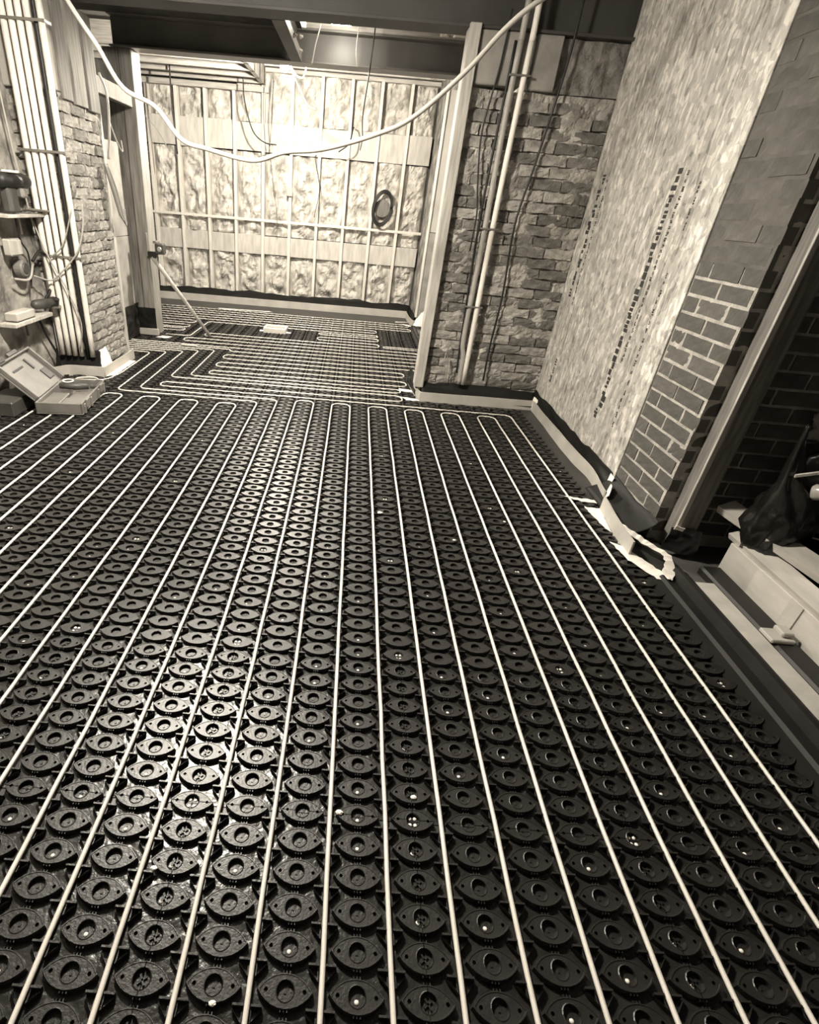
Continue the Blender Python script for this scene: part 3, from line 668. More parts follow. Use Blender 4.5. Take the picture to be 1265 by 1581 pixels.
strip([(0.86, 8.54), (0.87, 8.2), (0.90, 7.90)], 'pale foam edge strip along the far right wall of the rear room', seed=6, wob=0.006)
strip([(0.90, 7.90), (1.2, 7.91)], 'foam edge strip at the front foot of the rear nib wall', seed=7)
strip([(-2.44, 4.24), (-2.36, 4.345), (-2.2, 4.36), (-2.065, 4.37)], 'pale foam edge strip along the front foot of the left pier', seed=8, h=0.095, wob=0.004)
strip([(-2.065, 4.37), (-2.06, 4.7), (-2.075, 5.05)], 'pale foam edge strip along the side foot of the left pier', seed=9, h=0.095, wob=0.004)
strip([(-2.455, 2.2), (-2.45, 3.2), (-2.44, 4.24)], 'foam edge strip along the rendered left wall behind the tool case', seed=10, wob=0.006)
drape((0.68, 4.605), (1.695, 4.605), 0.14, (0, -1), 0.03, 0.115, 'black membrane along the foot of the right brick pier', 1)
drape((1.697, 4.60), (1.697, 2.96), 0.145, (-1, 0), 0.03, 0.03, 'long black membrane along the foot of the strand board', 2, n=60)
drape((1.715, 2.96), (1.715, 2.40), 0.12, (-1, 0), 0.02, 0.15, 'black membrane along the foot of the smooth brick wall', 3)
drape((-3.3, 8.82), (0.92, 8.82), 0.15, (0, -1), 0.04, 0.26, 'long black membrane along the foot of the insulated back wall', 4, n=90)
drape((0.92, 8.8), (0.93, 7.96), 0.14, (-1, 0), 0.03, 0.03, 'black membrane on the far right wall of the rear room', 5)
drape((0.955, 7.955), (1.3, 7.955), 0.12, (0, -1), 0.03, 0.03, 'black membrane at the front foot of the rear nib wall', 6)
drape((0.61, 4.95), (0.645, 4.57), 0.16, (-1, 0), 0.03, 0.01, 'black membrane lapping the left foot of the right pier', 7)
drape((-2.50, 4.435), (-2.10, 4.43), 0.20, (0, -1), 0.04, 0.055, 'bulging black membrane at the front foot of the left pier', 8)
tape([(1.36, 2.83), (1.60, 2.80), (1.605, 2.765), (1.47, 2.775)], 'white tape tongue reaching onto the panels at the gap between edge strips', seed=1)
tape([(1.46, 2.71), (1.55, 2.70), (1.51, 2.44), (1.488, 2.47)], 'torn white tape along the short edge strip by the brick wall', seed=2)
tape([(1.455, 2.33), (1.505, 2.30), (1.60, 2.10), (1.62, 2.03), (1.555, 2.03), (1.475, 2.17)], 'wide white tape patch at the end of the short edge strip', seed=3, z=0.022)
tape([(0.50, 4.50), (0.64, 4.47), (0.66, 4.43), (0.55, 4.42)], 'white tape patch in front of the right pier corner', seed=4)
tape([(0.50, 4.74), (0.62, 4.72), (0.62, 4.66), (0.50, 4.67)], 'white tape patch beside the right pier corner', seed=5)
tape([(-2.055, 4.36), (-2.0, 4.42), (-1.995, 4.9), (-2.06, 4.9)], 'torn white tape along the side strip of the left pier', seed=6)
tape([(-2.10, 6.0), (-1.98, 5.98), (-2.03, 5.88), (-2.14, 5.9)], 'white tape scrap on the floor at the post foot', seed=7)
tape([(0.75, 7.93), (0.86, 7.88), (0.88, 7.80), (0.80, 7.80)], 'white tape scrap at the far right corner', seed=8)
tape([(-1.95, 8.02), (-1.2, 8.10), (-1.15, 8.05), (-1.9, 7.96)], 'pale tape strip on the film near the back wall', seed=9, z=0.004)
# upright tape folds
def fold(pts, label):
    mb = MB(); r = random.Random(len(pts) * 7 + int(abs(pts[0][1]) * 100)); A = [Vector(p) for p in pts]; P = []
    for i, p in enumerate(A):
        q = A[(i + 1) % len(A)]; k = max(1, int((q - p).length / 0.018))
        for t in range(k): P.append(p.lerp(q, t / k) + Vector([r.uniform(-.004, .004) for _ in range(3)]))
    bm = bmesh.new(); f = bm.faces.new([bm.verts.new(p) for p in P]); bmesh.ops.triangulate(bm, faces=[f]); bm.verts.index_update()
    mb.add([v.co for v in bm.verts], [[v.index for v in f_.verts] for f_ in bm.faces]); bm.free()
    o = mb.build('tape_fold', 'tape'); sm = o.modifiers.new('thickness', 'SOLIDIFY'); sm.thickness = 0.003; return tag(o, label, 'tape', 'upright white tape folds')
fold([(1.600, 2.79, 0.0), (1.640, 2.86, 0.0), (1.655, 2.86, 0.11), (1.625, 2.79, 0.13), (1.60, 2.74, 0.09)], 'upright white tape fold closing the gap between the edge strips')
fold([(1.672, 2.965, 0.07), (1.675, 2.91, 0.06), (1.688, 2.91, 0.125), (1.686, 2.955, 0.135)], 'white tape square on the black membrane below the strand board edge')
fold([(1.53, 2.44, 0.085), (1.62, 2.30, 0.065), (1.70, 2.20, 0.05), (1.685, 2.12, 0.03), (1.63, 2.03, 0.02), (1.60, 2.08, 0.03), (1.645, 2.15, 0.045), (1.655, 2.19, 0.05), (1.60, 2.25, 0.06), (1.535, 2.34, 0.075)], 'curled white tape ring at the end of the short edge strip')
fold([(1.655, 4.50, 0.02), (1.68, 4.44, 0.02), (1.688, 4.44, 0.11), (1.66, 4.50, 0.12)], 'white tape fold in the corner of pier and strand board')
fold([(-2.09, 4.40, 0.03), (-2.085, 4.62, 0.03), (-2.135, 4.60, 0.21), (-2.13, 4.46, 0.20)], 'white tape fold on the corner of the left pier')
fold([(0.90, 7.8, 0.03), (1.05, 7.8, 0.03), (1.08, 7.86, 0.28), (1.0, 7.86, 0.2), (0.93, 7.84, 0.1)], 'white tape fold against the rear nib wall')

# ================================================================== RIGHT THRESHOLD AND OUTSIDE
struct('ground', MB().box((1.70, -1.6, -0.2), (4.5, 2.46, -0.03)), 'void')
tr = empty('threshold_trim', (1.66, 0.7, 0)); tag(tr, 'black ridged threshold trim along the right edge of the heated floor', 'threshold')
def extr(prof, y0, y1, name, m, par):
    mb = MB(); n = len(prof); off = par.location
    for y in (y0, y1): mb.v += [(x - off[0], y - off[1], z) for x, z in prof]
    for k in range(n): mb.f.append((k, (k + 1) % n, n + (k + 1) % n, n + k))
    mb.f += [tuple(range(n)), tuple(range(2 * n - 1, n - 1, -1))]; return mb.build(name, m, par)
extr([(1.52, 0), (1.522, 0.012), (1.572, 0.022), (1.583, 0.034), (1.593, 0.034), (1.60, 0.016), (1.60, 0)], -1.1, 2.05, 'front_ridge', 'trim', tr)
extr([(1.602, 0), (1.602, 0.008), (1.655, 0.010), (1.668, 0.052), (1.684, 0.056), (1.69, 0.046), (1.69, 0)], -1.1, 2.10, 'back_ridge', 'trim', tr)
extr([(1.692, 0), (1.692, 0.04), (1.735, 0.022), (1.745, 0.0)], -1.1, 2.10, 'outer_flap', 'trim', tr)
tag(MB().bbox((1.745, -1.0, -0.04), (1.852, 2.06, 0.004), 0.003).build('sill_board', 'concrete_pale'), 'pale sill board just outside the black threshold trim', 'sill')
ch = tag(MB().bbox((1.856, -1.0, -0.04), (1.965, 2.2, 0.012), 0.01).build('dark_channel', 'black'), 'dark rubber channel between the sill board and the kerb board', 'channel')
cl = empty('channel_clip', (1.89, 1.70, 0.012)); tag(cl, 'small pale clip bridging the dark rubber channel', 'clip')
MB().bbox((-0.05, -0.05, 0.0), (0.05, 0.03, 0.018), 0.004).build('clip_plate', 'foam', cl); MB().bbox((0.0, -0.03, 0.018), (0.05, 0.03, 0.04), 0.005).build('clip_tab', 'foam', cl)
kb = tag(MB().bbox((1.972, -1.0, -0.03), (2.01, 2.225, 0.143), 0.004).build('kerb_board', 'woody'), 'pale upright kerb board beyond the dark channel', 'board')
MB().bbox((1.966, 1.73, 0.0), (1.9735, 1.80, 0.14), 0.001).build('tape_band', 'foam', kb)
k2 = MB().obar((2.03, 2.28, 0.165), (2.03, -1.0, 0.155), (0.04, 0, 0.016), (-0.006, 0, 0.014)).build('timber_plank', 'woody'); tag(k2, 'lit timber plank lying on the kerb board', 'plank')
k3 = MB().obar((1.985, 2.38, 0.262), (2.35, 1.10, 0.17), (0.05, 0.018, 0.010), (-0.004, 0, 0.018)).build('timber_plank', 'woody'); tag(k3, 'timber plank slanting across behind the kerb board, partly under the black bag', 'plank')
k4 = MB().obar((2.28, 2.36, 0.33), (2.55, 0.9, 0.20), (0.05, 0.01, 0.0), (0, 0, 0.035)).build('timber_plank', 'wood_d'); tag(k4, 'brown timber plank leaning at the far right behind the bag', 'plank')
# right timber stud against the brick return
tag(MB().bbox((1.775, 2.355, 0.02), (1.885, 2.44, 2.8), 0.004).build('timber_stud', 'wood_d'), 'tall dark timber stud fixed to the shaded brick return', 'post')
tag(MB().bbox((1.765, 2.345, 0.02), (1.79, 2.358, 2.8), 0.002).build('stud_lit_face', 'wood'), 'thin pale strip standing in for the lit narrow face of the dark stud', 'batten')  # added strip; its pale colour stands in for light on the stud's narrow face
fold([(1.755, 2.338, 0.128), (1.80, 2.338, 0.118), (1.80, 2.33, 0.145), (1.755, 2.33, 0.155)], 'small white tape scrap at the foot of the dark stud')
crumple('membrane_wrap', (1.74, 2.33, 0.0), (0.14, -0.03, 0), (0.01, 0.02, 0.13), (0, -1, 0), 0.02, 'membrane', 'black membrane bunched around the foot of the dark stud', 'membrane')
# black rubble bags
def blob(name, c, rx, ry, rz, m, label, cat, seed, neck=None, amp=0.28, sc=3.5, parent=None, top=0):
    bm = bmesh.new(); bmesh.ops.create_icosphere(bm, subdivisions=4, radius=1.0)
    for v in bm.verts:
        d = v.co.normalized(); k = 1 + amp * fbm(d * sc * 0.6 + Vector((seed, seed * 2, 0)), 4)
        p = Vector((d.x * rx * k, d.y * ry * k, d.z * rz * k))
        if p.z < -rz * 0.7: p.z = -rz * 0.7
        if neck and d.z > 0.45:
            t = (d.z - 0.45) / 0.55; p.x *= (1 - 0.85 * t); p.y *= (1 - 0.85 * t); p.z += neck * t * t; p.x += top * t
        v.co = p
    me = bpy.data.meshes.new(name); bm.to_mesh(me); bm.free(); me.polygons.foreach_set('use_smooth', [True] * len(me.polygons))
    o = link(name, me, m, parent); o.location = c
    if label: tag(o, label, cat)
    return o
blob('rubble_bag', (2.09, 2.17, 0.31), 0.13, 0.12, 0.24, 'bag', 'black tied rubble bag slumped over the planks', 'bag', 3, neck=0.22, top=-0.12)
blob('rubble_bag', (2.55, 1.95, 0.15), 0.30, 0.42, 0.24, 'bag', 'large black rubble bag at the right edge behind the planks', 'bag', 8)
blob('rubble_bag', (2.40, 2.28, 0.55), 0.20, 0.12, 0.22, 'bag', 'black bag heaped highest at the far right edge', 'bag', 11)
pbt = empty('plastic_bottle', (2.085, 2.10, 0.505), (R(70), R(15), R(30))); tag(pbt, 'crumpled clear plastic bottle lying on the black bags', 'bottle')
MB().lathe((0, 0, 0), [(0.03, 0), (0.036, 0.01), (0.033, 0.04), (0.037, 0.07), (0.030, 0.10), (0.014, 0.13), (0.012, 0.145)], 14).build('bottle_body', 'bottle', pbt, smooth=True)
MB().lathe((0, 0, 0.145), [(0.015, 0), (0.015, 0.018)], 12).build('bottle_cap', 'tape', pbt)
tag(MB().obar((2.0, 2.13, 0.56), (2.08, 2.10, 0.60), (0, 0, 0.006), (0.003, 0.006, 0)).build('wood_offcut', 'wood'), 'small pale wood offcut stuck in the black bag', 'offcut')
blob('grey_sack', (2.36, 2.40, 0.72), 0.16, 0.05, 0.12, 'concrete', 'grey sack against the shaded brick above the black bags', 'bag', 5)
wire('white_cord', [(2.13, 2.15, 0.27), (2.25, 2.05, 0.285), (2.4, 1.98, 0.26), (2.7, 1.9, 0.3)], 0.004, 'cable', 'thin pale cord lying over the large black bag', 'cord')

# ================================================================== PIPES AND CABLES ON THE WALLS
def vconduit(name, x, y, z0, z1, r, m, label, group, dx=0.0, bow=0.0):
    pts = [(x + dx * t + bow * math.sin(t * 3.1), y + 0.003 * math.sin(t * 7 + x * 9), z0 + (z1 - z0) * t) for t in [k / 14 for k in range(15)]]
    o = MB().tube(pts, r, 10).build(name, m, smooth=True); return tag(o, label, 'pipe', group)
g = 'vertical pipes on the left pier'
names = ['leftmost', 'second from left', 'third from left', 'fourth from left']
for k, x in enumerate((-2.405, -2.352, -2.298, -2.243)):
    vconduit('wall_pipe', x, 4.385, 0.17, 2.78, 0.021, 'conduit' if k in (1, 2) else 'lagging', '%s of the five pale pipes on the left pier' % names[k], g, dx=0.02)
vconduit('wall_pipe', -2.152, 4.385, 0.17, 2.78, 0.021, 'lagging', 'rightmost of the five pale pipes, beside the black cable on the left pier', g, dx=0.015)
vconduit('black_cable', -2.199, 4.40, 0.15, 2.78, 0.014, 'black', 'thick black cable between the pale pipes on the left pier', g, dx=0.018)
vconduit('thin_pipe', -2.452, 4.41, 0.15, 1.7, 0.009, 'grey', 'thin grey pipe left of the pale pipe bundle', g, dx=0.03)
for z, nm in ((2.305, 'top'), (1.605, 'middle'), (0.93, 'lowest')):
    tag(MB().bbox((-2.45, 4.357, z - 0.008), (-2.11, 4.363, z + 0.008), 0.002).box((-2.45, 4.363, z - 0.008), (-2.445, 4.45, z + 0.008)).box((-2.115, 4.363, z - 0.008), (-2.11, 4.45, z + 0.008)).build('pipe_strap', 'gmetal'), '%s dark strap holding the pipes on the left pier' % nm, 'strap', 'pipe straps')
g = 'vertical pipes on the right pier'
vconduit('wall_pipe', 1.035, 4.555, 0.16, 2.45, 0.020, 'conduit', 'paler right one of the two pipes on the brick pier', g, dx=-0.005, bow=-0.012)
o = MB().tube(spline([(1.0, 4.56, 0.16), (0.99, 4.56, 0.40), (0.965, 4.56, 0.55), (0.965, 4.56, 1.2), (0.955, 4.56, 2.0), (0.96, 4.56, 2.45)], 6), 0.020, 10).build('wall_pipe', 'grey', smooth=True); tag(o, 'greyer left one of the two pipes on the brick pier', 'pipe', g)
for dx in (0.0, 0.075):   # the pipes pass in front of the near beam
    pass
vconduit('beam_pipe', 1.03, 4.555, 2.45, 2.78, 0.020, 'conduit', 'pale pipe rising past the near beam above the brick pier', g)
vconduit('beam_pipe', 0.96, 4.555, 2.45, 2.78, 0.020, 'grey', 'grey pipe rising past the near beam above the brick pier', g)
for z, nm in ((2.27, 'top'), (1.36, 'middle'), (0.80, 'lower')):
    tag(MB().bbox((0.925, 4.531, z - 0.006), (1.065, 4.536, z + 0.006), 0.002).box((0.925, 4.536, z - .006), (0.929, 4.62, z + .006)).box((1.061, 4.536, z - .006), (1.065, 4.62, z + .006)).build('pipe_strap', 'gmetal'), '%s strap holding the two pipes on the brick pier' % nm, 'strap', 'pipe straps')
wire('black_cable', [(1.31, 4.575, 2.7), (1.30, 4.58, 2.34), (1.24, 4.585, 1.8), (1.19, 4.585, 1.4), (1.215, 4.585, 0.9), (1.205, 4.585, 0.5), (1.21, 4.58, 0.2)], 0.008, 'black', 'black cable running down the brick pier right of the two pipes')
wire('black_cable', [(0.93, 4.57, 2.45), (0.915, 4.575, 1.5), (0.93, 4.575, 1.0), (0.95, 4.575, 0.5), (0.965, 4.57, 0.25)], 0.009, 'black', 'black cable just left of the two pipes on the brick pier')
wire('grey_cable', [(0.87, 4.57, 2.6), (0.855, 4.57, 2.3), (0.815, 4.575, 1.95), (0.85, 4.575, 1.65), (0.885, 4.575, 1.45), (0.885, 4.575, 1.2)], 0.006, 'black', 'thin dark wire looping down the padstone and pier left of the pipes', 'wire')
wire('wire_tail', [(0.88, 4.58, 0.15), (0.87, 4.56, 0.33), (0.84, 4.54, 0.42), (0.83, 4.53, 0.36)], 0.004, 'grey', 'thin grey wire tail curling at the foot of the brick pier, outer one', 'wire')
wire('wire_tail', [(0.90, 4.58, 0.15), (0.895, 4.56, 0.30), (0.88, 4.54, 0.36), (0.885, 4.53, 0.24)], 0.004, 'cable', 'pale wire tail curling at the foot of the brick pier, inner one', 'wire')
# the thick cable sagging across the picture (traced on planes Y 3.5 .. 2.9)
cp = [(-1.604, 2.24), (-1.476, 2.069), (-1.359, 1.90), (-1.187, 1.827), (-1.052, 1.688), (-0.905, 1.653), (-0.644, 1.616), (-0.457, 1.669), (-0.235, 1.70), (0.052, 1.787), (0.256, 1.883), (0.501, 2.094), (0.665, 2.273), (0.816, 2.393)]
P = []
for i, (x, z) in enumerate(cp):
    Yc = 4.0 - 0.4 * i / 13; k = Yc / 3.6; P.append((x * k, Yc, 1.43 + (z - 1.43) * k))
P = [(P[0][0] - 0.12, P[0][1], 2.55), ] + P + [(P[-1][0] + 0.25, P[-1][1], 2.52)]
wire('hanging_cable', P, 0.0132, 'cable', 'thick pale cable sagging across the room below the steel beams', n=10)

# ---- wires in the rear
def drop(pts, r, m, label): wire('hanging_wire', pts, r, m, label, 'wire', 'loose wires under the ceiling')
drop([(-2.52, 8.3, 2.8), (-2.52, 8.3, 2.4), (-2.50, 8.3, 2.1), (-2.49, 8.3, 1.86)], 0.010, 'black', 'straight black wire hanging before the left studs of the back wall')
drop([(-1.62, 8.4, 2.75), (-1.60, 8.4, 2.5), (-1.50, 8.4, 2.2), (-1.35, 8.4, 2.08), (-1.18, 8.4, 2.06)], 0.008, 'black', 'dark wire curving to the right below the left end of the bulb batten')
drop([(-1.25, 8.45, 2.75), (-1.27, 8.45, 2.3), (-1.22, 8.45, 1.9), (-1.16, 8.45, 1.5), (-1.15, 8.45, 1.2)], 0.006, 'grey', 'long thin grey wire hanging before the middle of the back wall')
drop([(-1.33, 8.45, 2.75), (-1.33, 8.45, 2.4), (-1.28, 8.45, 2.05), (-1.24, 8.45, 2.3), (-1.22, 8.45, 2.75)], 0.006, 'grey', 'thin wire loop hanging left of the bulb')
drop([(0.0, 5.9, 2.98), (0.0, 5.9, 2.78), (-0.01, 5.88, 2.6), (-0.02, 5.9, 2.45), (-0.05, 6.4, 2.2), (-0.04, 7.2, 2.1), (-0.06, 8.0, 2.05)], 0.006, 'black', 'dark wire dropping in front of the lit far beam')
drop([(-0.14, 5.9, 2.98), (-0.14, 5.9, 2.78), (-0.15, 5.88, 2.6), (-0.13, 5.9, 2.48)], 0.005, 'grey', 'short wire in front of the lit far beam, left of the dark one')
drop([(-0.42, 5.75, 2.98), (-0.46, 5.8, 2.72), (-0.50, 5.85, 2.6), (-0.53, 5.9, 2.47)], 0.006, 'cable', 'pale wire leaving the batten light')
drop([(-0.82, 6.55, 2.98), (-0.80, 6.6, 2.60), (-0.72, 6.65, 2.50), (-0.66, 6.7, 2.56), (-0.60, 6.65, 2.98)], 0.007, 'cable', 'white wire loop right of the bulb')
drop([(-0.95, 7.4, 2.98), (-0.92, 7.4, 2.75), (-0.84, 7.5, 2.6), (-0.72, 7.6, 2.42), (-0.62, 7.65, 2.38)], 0.007, 'cable', 'white wire slanting down below the bulb')
drop([(-0.18, 8.835, 2.36), (-0.18, 8.6, 2.33), (-0.22, 8.5, 2.15), (-0.35, 8.5, 2.05)], 0.008, 'black', 'short dark wire tail at the upper plywood strip')
drop([(-0.68, 8.87, 2.02), (-0.68, 8.75, 1.95), (-0.60, 8.72, 1.6), (-0.66, 8.74, 1.25)], 0.005, 'black', 'thin dark wire on the insulation right of the middle')
drop([(-3.03, 8.83, 2.5), (-2.95, 8.4, 2.3), (-2.8, 8.4, 2.15), (-2.66, 8.4, 1.95)], 0.006, 'grey', 'short grey wire near the top left stud')
# coil of black hose on the back wall
cl = empty('hose_coil', (0.325, 8.78, 1.44), (0, 0, 0)); tag(cl, 'oval coil of black hose hanging on the insulated back wall', 'hose')
for k in range(6):
    a = 0.145 - 0.012 * (k % 3); b = 0.225 - 0.016 * (k % 3)
    pts = [(a * math.cos(t) * 0.98 + 0.02 * math.sin(t), -0.02 - 0.022 * (k // 3) - 0.01 * math.sin(t + k), b * math.sin(t)) for t in [2 * math.pi * j / 36 for j in range(37)]]
    MB().tube(pts, 0.011, 7).build('hose_turn', 'black', cl, smooth=True)
MB().lathe((0, 0.02, 0), [(0.115, 0), (0.115, 0.03)], 20, 'y').build('coil_back', 'wood_d', cl)
# ================================================================== LAMPS
def bulb(name, c, r, m, label, cord):
    e = empty(name, c); tag(e, label, 'lamp')
    prof = [(r * 0.25, -r), (r * 0.7, -r * 0.75), (r, -r * 0.1), (r * 0.9, r * 0.45), (r * 0.5, r), (r * 0.42, r * 1.3)]
    MB().lathe((0, 0, 0), prof, 18).build('glass_bulb', m, e, smooth=True)
    MB().lathe((0, 0, r * 1.3), [(r * 0.55, 0), (r * 0.6, r * 0.9), (r * 0.3, r * 1.2)], 14).build('lamp_holder', 'tape', e)
    MB().tube([(0, 0, r * 2.4), (0.01, 0, r * 2.4 + (cord - r * 2.4) * .5), (0, 0, cord)], 0.005, 6).build('lamp_cord', 'cable', e)
    return e
bulb('festoon_bulb', (-0.845, 6.52, 2.558), 0.048, 'bulb_rear', 'glowing bare bulb hanging just beyond the far steel beam', 0.42)
pn = empty('drum_light', (-0.95, 2.66, 2.58)); tag(pn, 'round drum light hanging from the front ceiling', 'lamp')
MB().lathe((0, 0, -0.05), [(0.05, -0.006), (0.13, 0), (0.15, 0.012), (0.15, 0.062)], 24).build('diffuser', 'bulb', pn, smooth=False)
MB().lathe((0, 0, 0.0125), [(0.155, 0), (0.155, 0.02), (0.05, 0.03)], 24).build('housing', 'tape', pn)
MB().tube([(0, 0, 0.04), (0, 0, 0.20)], 0.008, 8).build('stem', 'tape', pn)
bt = empty('batten_light', (-0.28, 5.62, 2.70)); tag(bt, 'small lit batten fitting between the steel beams', 'lamp')
MB().bbox((-0.085, -0.03, -0.012), (0.085, 0.03, 0.02), 0.006).build('diffuser', 'batten', bt)
MB().bbox((-0.10, -0.04, 0.021), (0.10, 0.04, 0.05), 0.004).build('housing', 'tape', bt); MB().tube([(0, 0, 0.05), (0, 0, 0.28)], 0.006, 6).build('hanger', 'cable', bt)

# ================================================================== LEFT WALL CLUTTER
sh = empty('wall_shelf', (-2.47, 4.22, 1.205)); tag(sh, 'upper pale shelf board on the left wall carrying the black tool', 'shelf', 'shelves on the left wall')
MB().bbox((0.0, -0.32, -0.014), (0.13, 0.19, 0.008), 0.003).build('shelf_board', 'wood', sh); MB().bbox((0.0, -0.02, -0.13), (0.02, 0.0, -0.02), 0.002).build('bracket', 'gmetal', sh)
s2 = empty('wall_shelf', (-2.47, 4.05, 0.53)); tag(s2, 'lower pale shelf board on the left wall below the sockets', 'shelf', 'shelves on the left wall')
MB().bbox((0.0, -0.32, -0.02), (0.12, 0.19, 0.008), 0.003).build('shelf_board', 'wood', s2); MB().bbox((0.0, -0.02, -0.14), (0.02, 0.0, -0.03), 0.002).build('bracket', 'gmetal', s2)
tl = empty('power_tool', (-2.38, 4.13, 1.22)); tag(tl, 'black cordless power tool lying on the upper wall shelf', 'tool')
MB().lathe((0.0, -0.2, 0.19), [(0.02, 0), (0.048, 0.02), (0.05, 0.28), (0.04, 0.34), (0.02, 0.37)], 14, 'y').build('motor_body', 'black', tl, smooth=True)
MB().bbox((-0.03, -0.16, 0.0), (0.03, -0.04, 0.15), 0.012).build('battery_grip', 'case_d', tl); MB().bbox((-0.02, -0.02, 0.09), (0.045, 0.06, 0.15), 0.01).build('gear_head', 'gmetal', tl)
MB().bbox((-0.01, -0.12, 0.235), (0.04, 0.0, 0.25), 0.004).build('top_label', 'tape', tl)
for k in range(4):
    tag(MB().tube([(-2.42 + 0.02 * k, 4.16, 1.235 + 0.004 * k), (-2.36 + 0.03 * k, 4.42 + 0.02 * k, 1.225)], 0.006, 6).build('metal_rod', 'gmetal'), ['first', 'second', 'third', 'fourth'][k] + ' thin metal rod from the wall lying on the upper shelf', 'rod', 'rods on the upper shelf')
jb = empty('socket_box', (-2.47, 4.10, 0.86)); tag(jb, 'round dark socket box with cables on the left wall', 'socket')
MB().lathe((0.0, 0, 0), [(0.06, 0), (0.06, 0.05), (0.05, 0.06)], 18, 'x').build('socket_rim', 'case', jb); MB().lathe((0.06, 0, 0), [(0.04, 0), (0.035, 0.006)], 16, 'x').build('socket_face', 'case_d', jb)
cb2 = empty('clear_box', (-2.46, 4.02, 1.0)); tag(cb2, 'small clear plastic box on the left wall above the socket', 'box')
MB().bbox((0, -0.07, -0.05), (0.06, 0.07, 0.06), 0.01).build('box_body', 'bottle', cb2); MB().bbox((0.06, -0.06, -0.04), (0.066, 0.06, 0.05), 0.002).build('box_front', 'board', cb2)
gg = empty('angle_grinder', (-2.40, 4.22, 0.60), (0, R(20), R(-20))); tag(gg, 'dark angle grinder resting at the end of the lower shelf', 'tool')
MB().lathe((0, -0.1, 0), [(0.02, 0), (0.035, 0.02), (0.036, 0.12), (0.028, 0.2)], 12, 'y').build('grinder_body', 'case_d', gg, smooth=True); MB().lathe((0.0, 0.11, -0.03), [(0.05, 0), (0.05, 0.006)], 18).build('grinder_disc', 'gmetal', gg); MB().lathe((0, 0.11, -0.02), [(0.03, 0), (0.032, 0.05)], 12).build('gear_head', 'black', gg)
tag(MB().bbox((-2.45, 3.78, 0.545), (-2.36, 4.02, 0.60), 0.006).build('perforated_block', 'board'), 'pale block lying on the lower wall shelf', 'block')
def lw(pts, r, m, label): wire('wall_wire', pts, r, m, label, 'wire', 'loose wires by the left pier')
lw([(-2.40, 4.08, 1.22), (-2.42, 4.12, 1.05), (-2.44, 4.22, 0.95), (-2.44, 4.2, 0.8), (-2.42, 4.14, 0.72)], 0.006, 'black', 'black wire dropping from the upper shelf to the socket')
lw([(-2.42, 4.22, 0.90), (-2.40, 4.32, 0.96), (-2.39, 4.42, 0.86), (-2.40, 4.38, 0.70), (-2.42, 4.30, 0.62)], 0.011, 'black', 'thick black cable arching beside the socket box')
lw([(-2.44, 3.98, 0.80), (-2.40, 4.1, 0.79), (-2.42, 4.22, 0.88)], 0.009, 'cable', 'white cable curling below the clear plastic box')
lw([(-2.42, 4.2, 0.80), (-2.36, 4.33, 0.76), (-2.25, 4.33, 0.84), (-2.12, 4.34, 0.98), (-2.06, 4.36, 1.15), (-2.05, 4.38, 1.30)], 0.006, 'cable', 'pale wire swooping across the pipe bundle')
lw([(-2.12, 4.35, 1.26), (-2.22, 4.33, 1.02), (-2.34, 4.33, 0.92)], 0.005, 'grey', 'thin grey wire crossing the pale pipes upward to the right')
lw([(-2.44, 4.35, 1.2), (-2.36, 4.33, 0.95), (-2.24, 4.33, 0.68), (-2.18, 4.33, 0.45), (-2.22, 4.33, 0.25)], 0.005, 'grey', 'thin grey wire crossing the pale pipes downward to the right')
lw([(-2.42, 4.15, 0.5), (-2.42, 4.22, 0.35), (-2.40, 4.28, 0.2), (-2.40, 4.3, 0.1)], 0.009, 'black', 'black cable hanging from the lower shelf to the floor')
lw([(-2.43, 4.25, 1.95), (-2.43, 4.27, 1.6), (-2.42, 4.3, 1.3), (-2.41, 4.31, 1.08)], 0.006, 'cable', 'pale thread hanging on the left wall past the power tool')
lw([(-2.12, 5.14, 2.18), (-2.10, 5.20, 2.05), (-2.10, 5.16, 1.8), (-2.11, 5.10, 1.62)], 0.010, 'cable', 'pale cable drooping from the timber lintel down the lining')
for k in range(5):
    lw([(-2.10, 4.98 + 0.015 * k, 1.58), (-2.08, 5.03 + 0.025 * k, 1.4), (-2.07, 5.10 + 0.03 * k, 1.22 - 0.02 * k), (-2.08, 5.12 + 0.03 * k, 1.26)], 0.007, ('case', 'gmetal', 'grey', 'case', 'grey')[k], '%s strand of the cable bunch hanging on the left pier edge' % ['first', 'second', 'third', 'fourth', 'fifth'][k])
lw([(-2.15, 5.3, 1.9), (-2.13, 5.38, 1.75), (-2.14, 5.5, 1.70), (-2.15, 5.52, 1.78)], 0.006, 'grey', 'grey wire loop above the plasterboard sheet')

# ---- open tool case
tc = empty('tool_case', (-2.015, 3.69, 0.0215), (0, 0, R(8))); tag(tc, 'open grey plastic tool case standing on the heating pipes at the left', 'tool case')
Wc, Lc, Hc = 0.155, 0.285, 0.085
mb = MB(); mb.bbox((-Wc, -Lc, 0), (Wc, Lc, 0.012), 0.004)
for a, b in (((-Wc, -Lc, 0.01), (-Wc + 0.014, Lc, Hc)), ((Wc - 0.014, -Lc, 0.01), (Wc, Lc, Hc)), ((-Wc, -Lc, 0.01), (Wc, -Lc + 0.014, Hc)), ((-Wc, Lc - 0.014, 0.01), (Wc, Lc, Hc))): mb.bbox(a, b, 0.004)
base = mb.build('base_tray', 'case', tc)
for yy in (-0.17, 0.17): MB().bbox((Wc, yy - 0.035, 0.03), (Wc + 0.016, yy + 0.035, 0.09), 0.004).build('latch', 'case', tc)
for yy in (-0.23, -0.08, 0.1, 0.24): MB().bbox((Wc - 0.002, yy - 0.012, 0.0), (Wc + 0.01, yy + 0.012, 0.07), 0.003).build('rib', 'case', base)
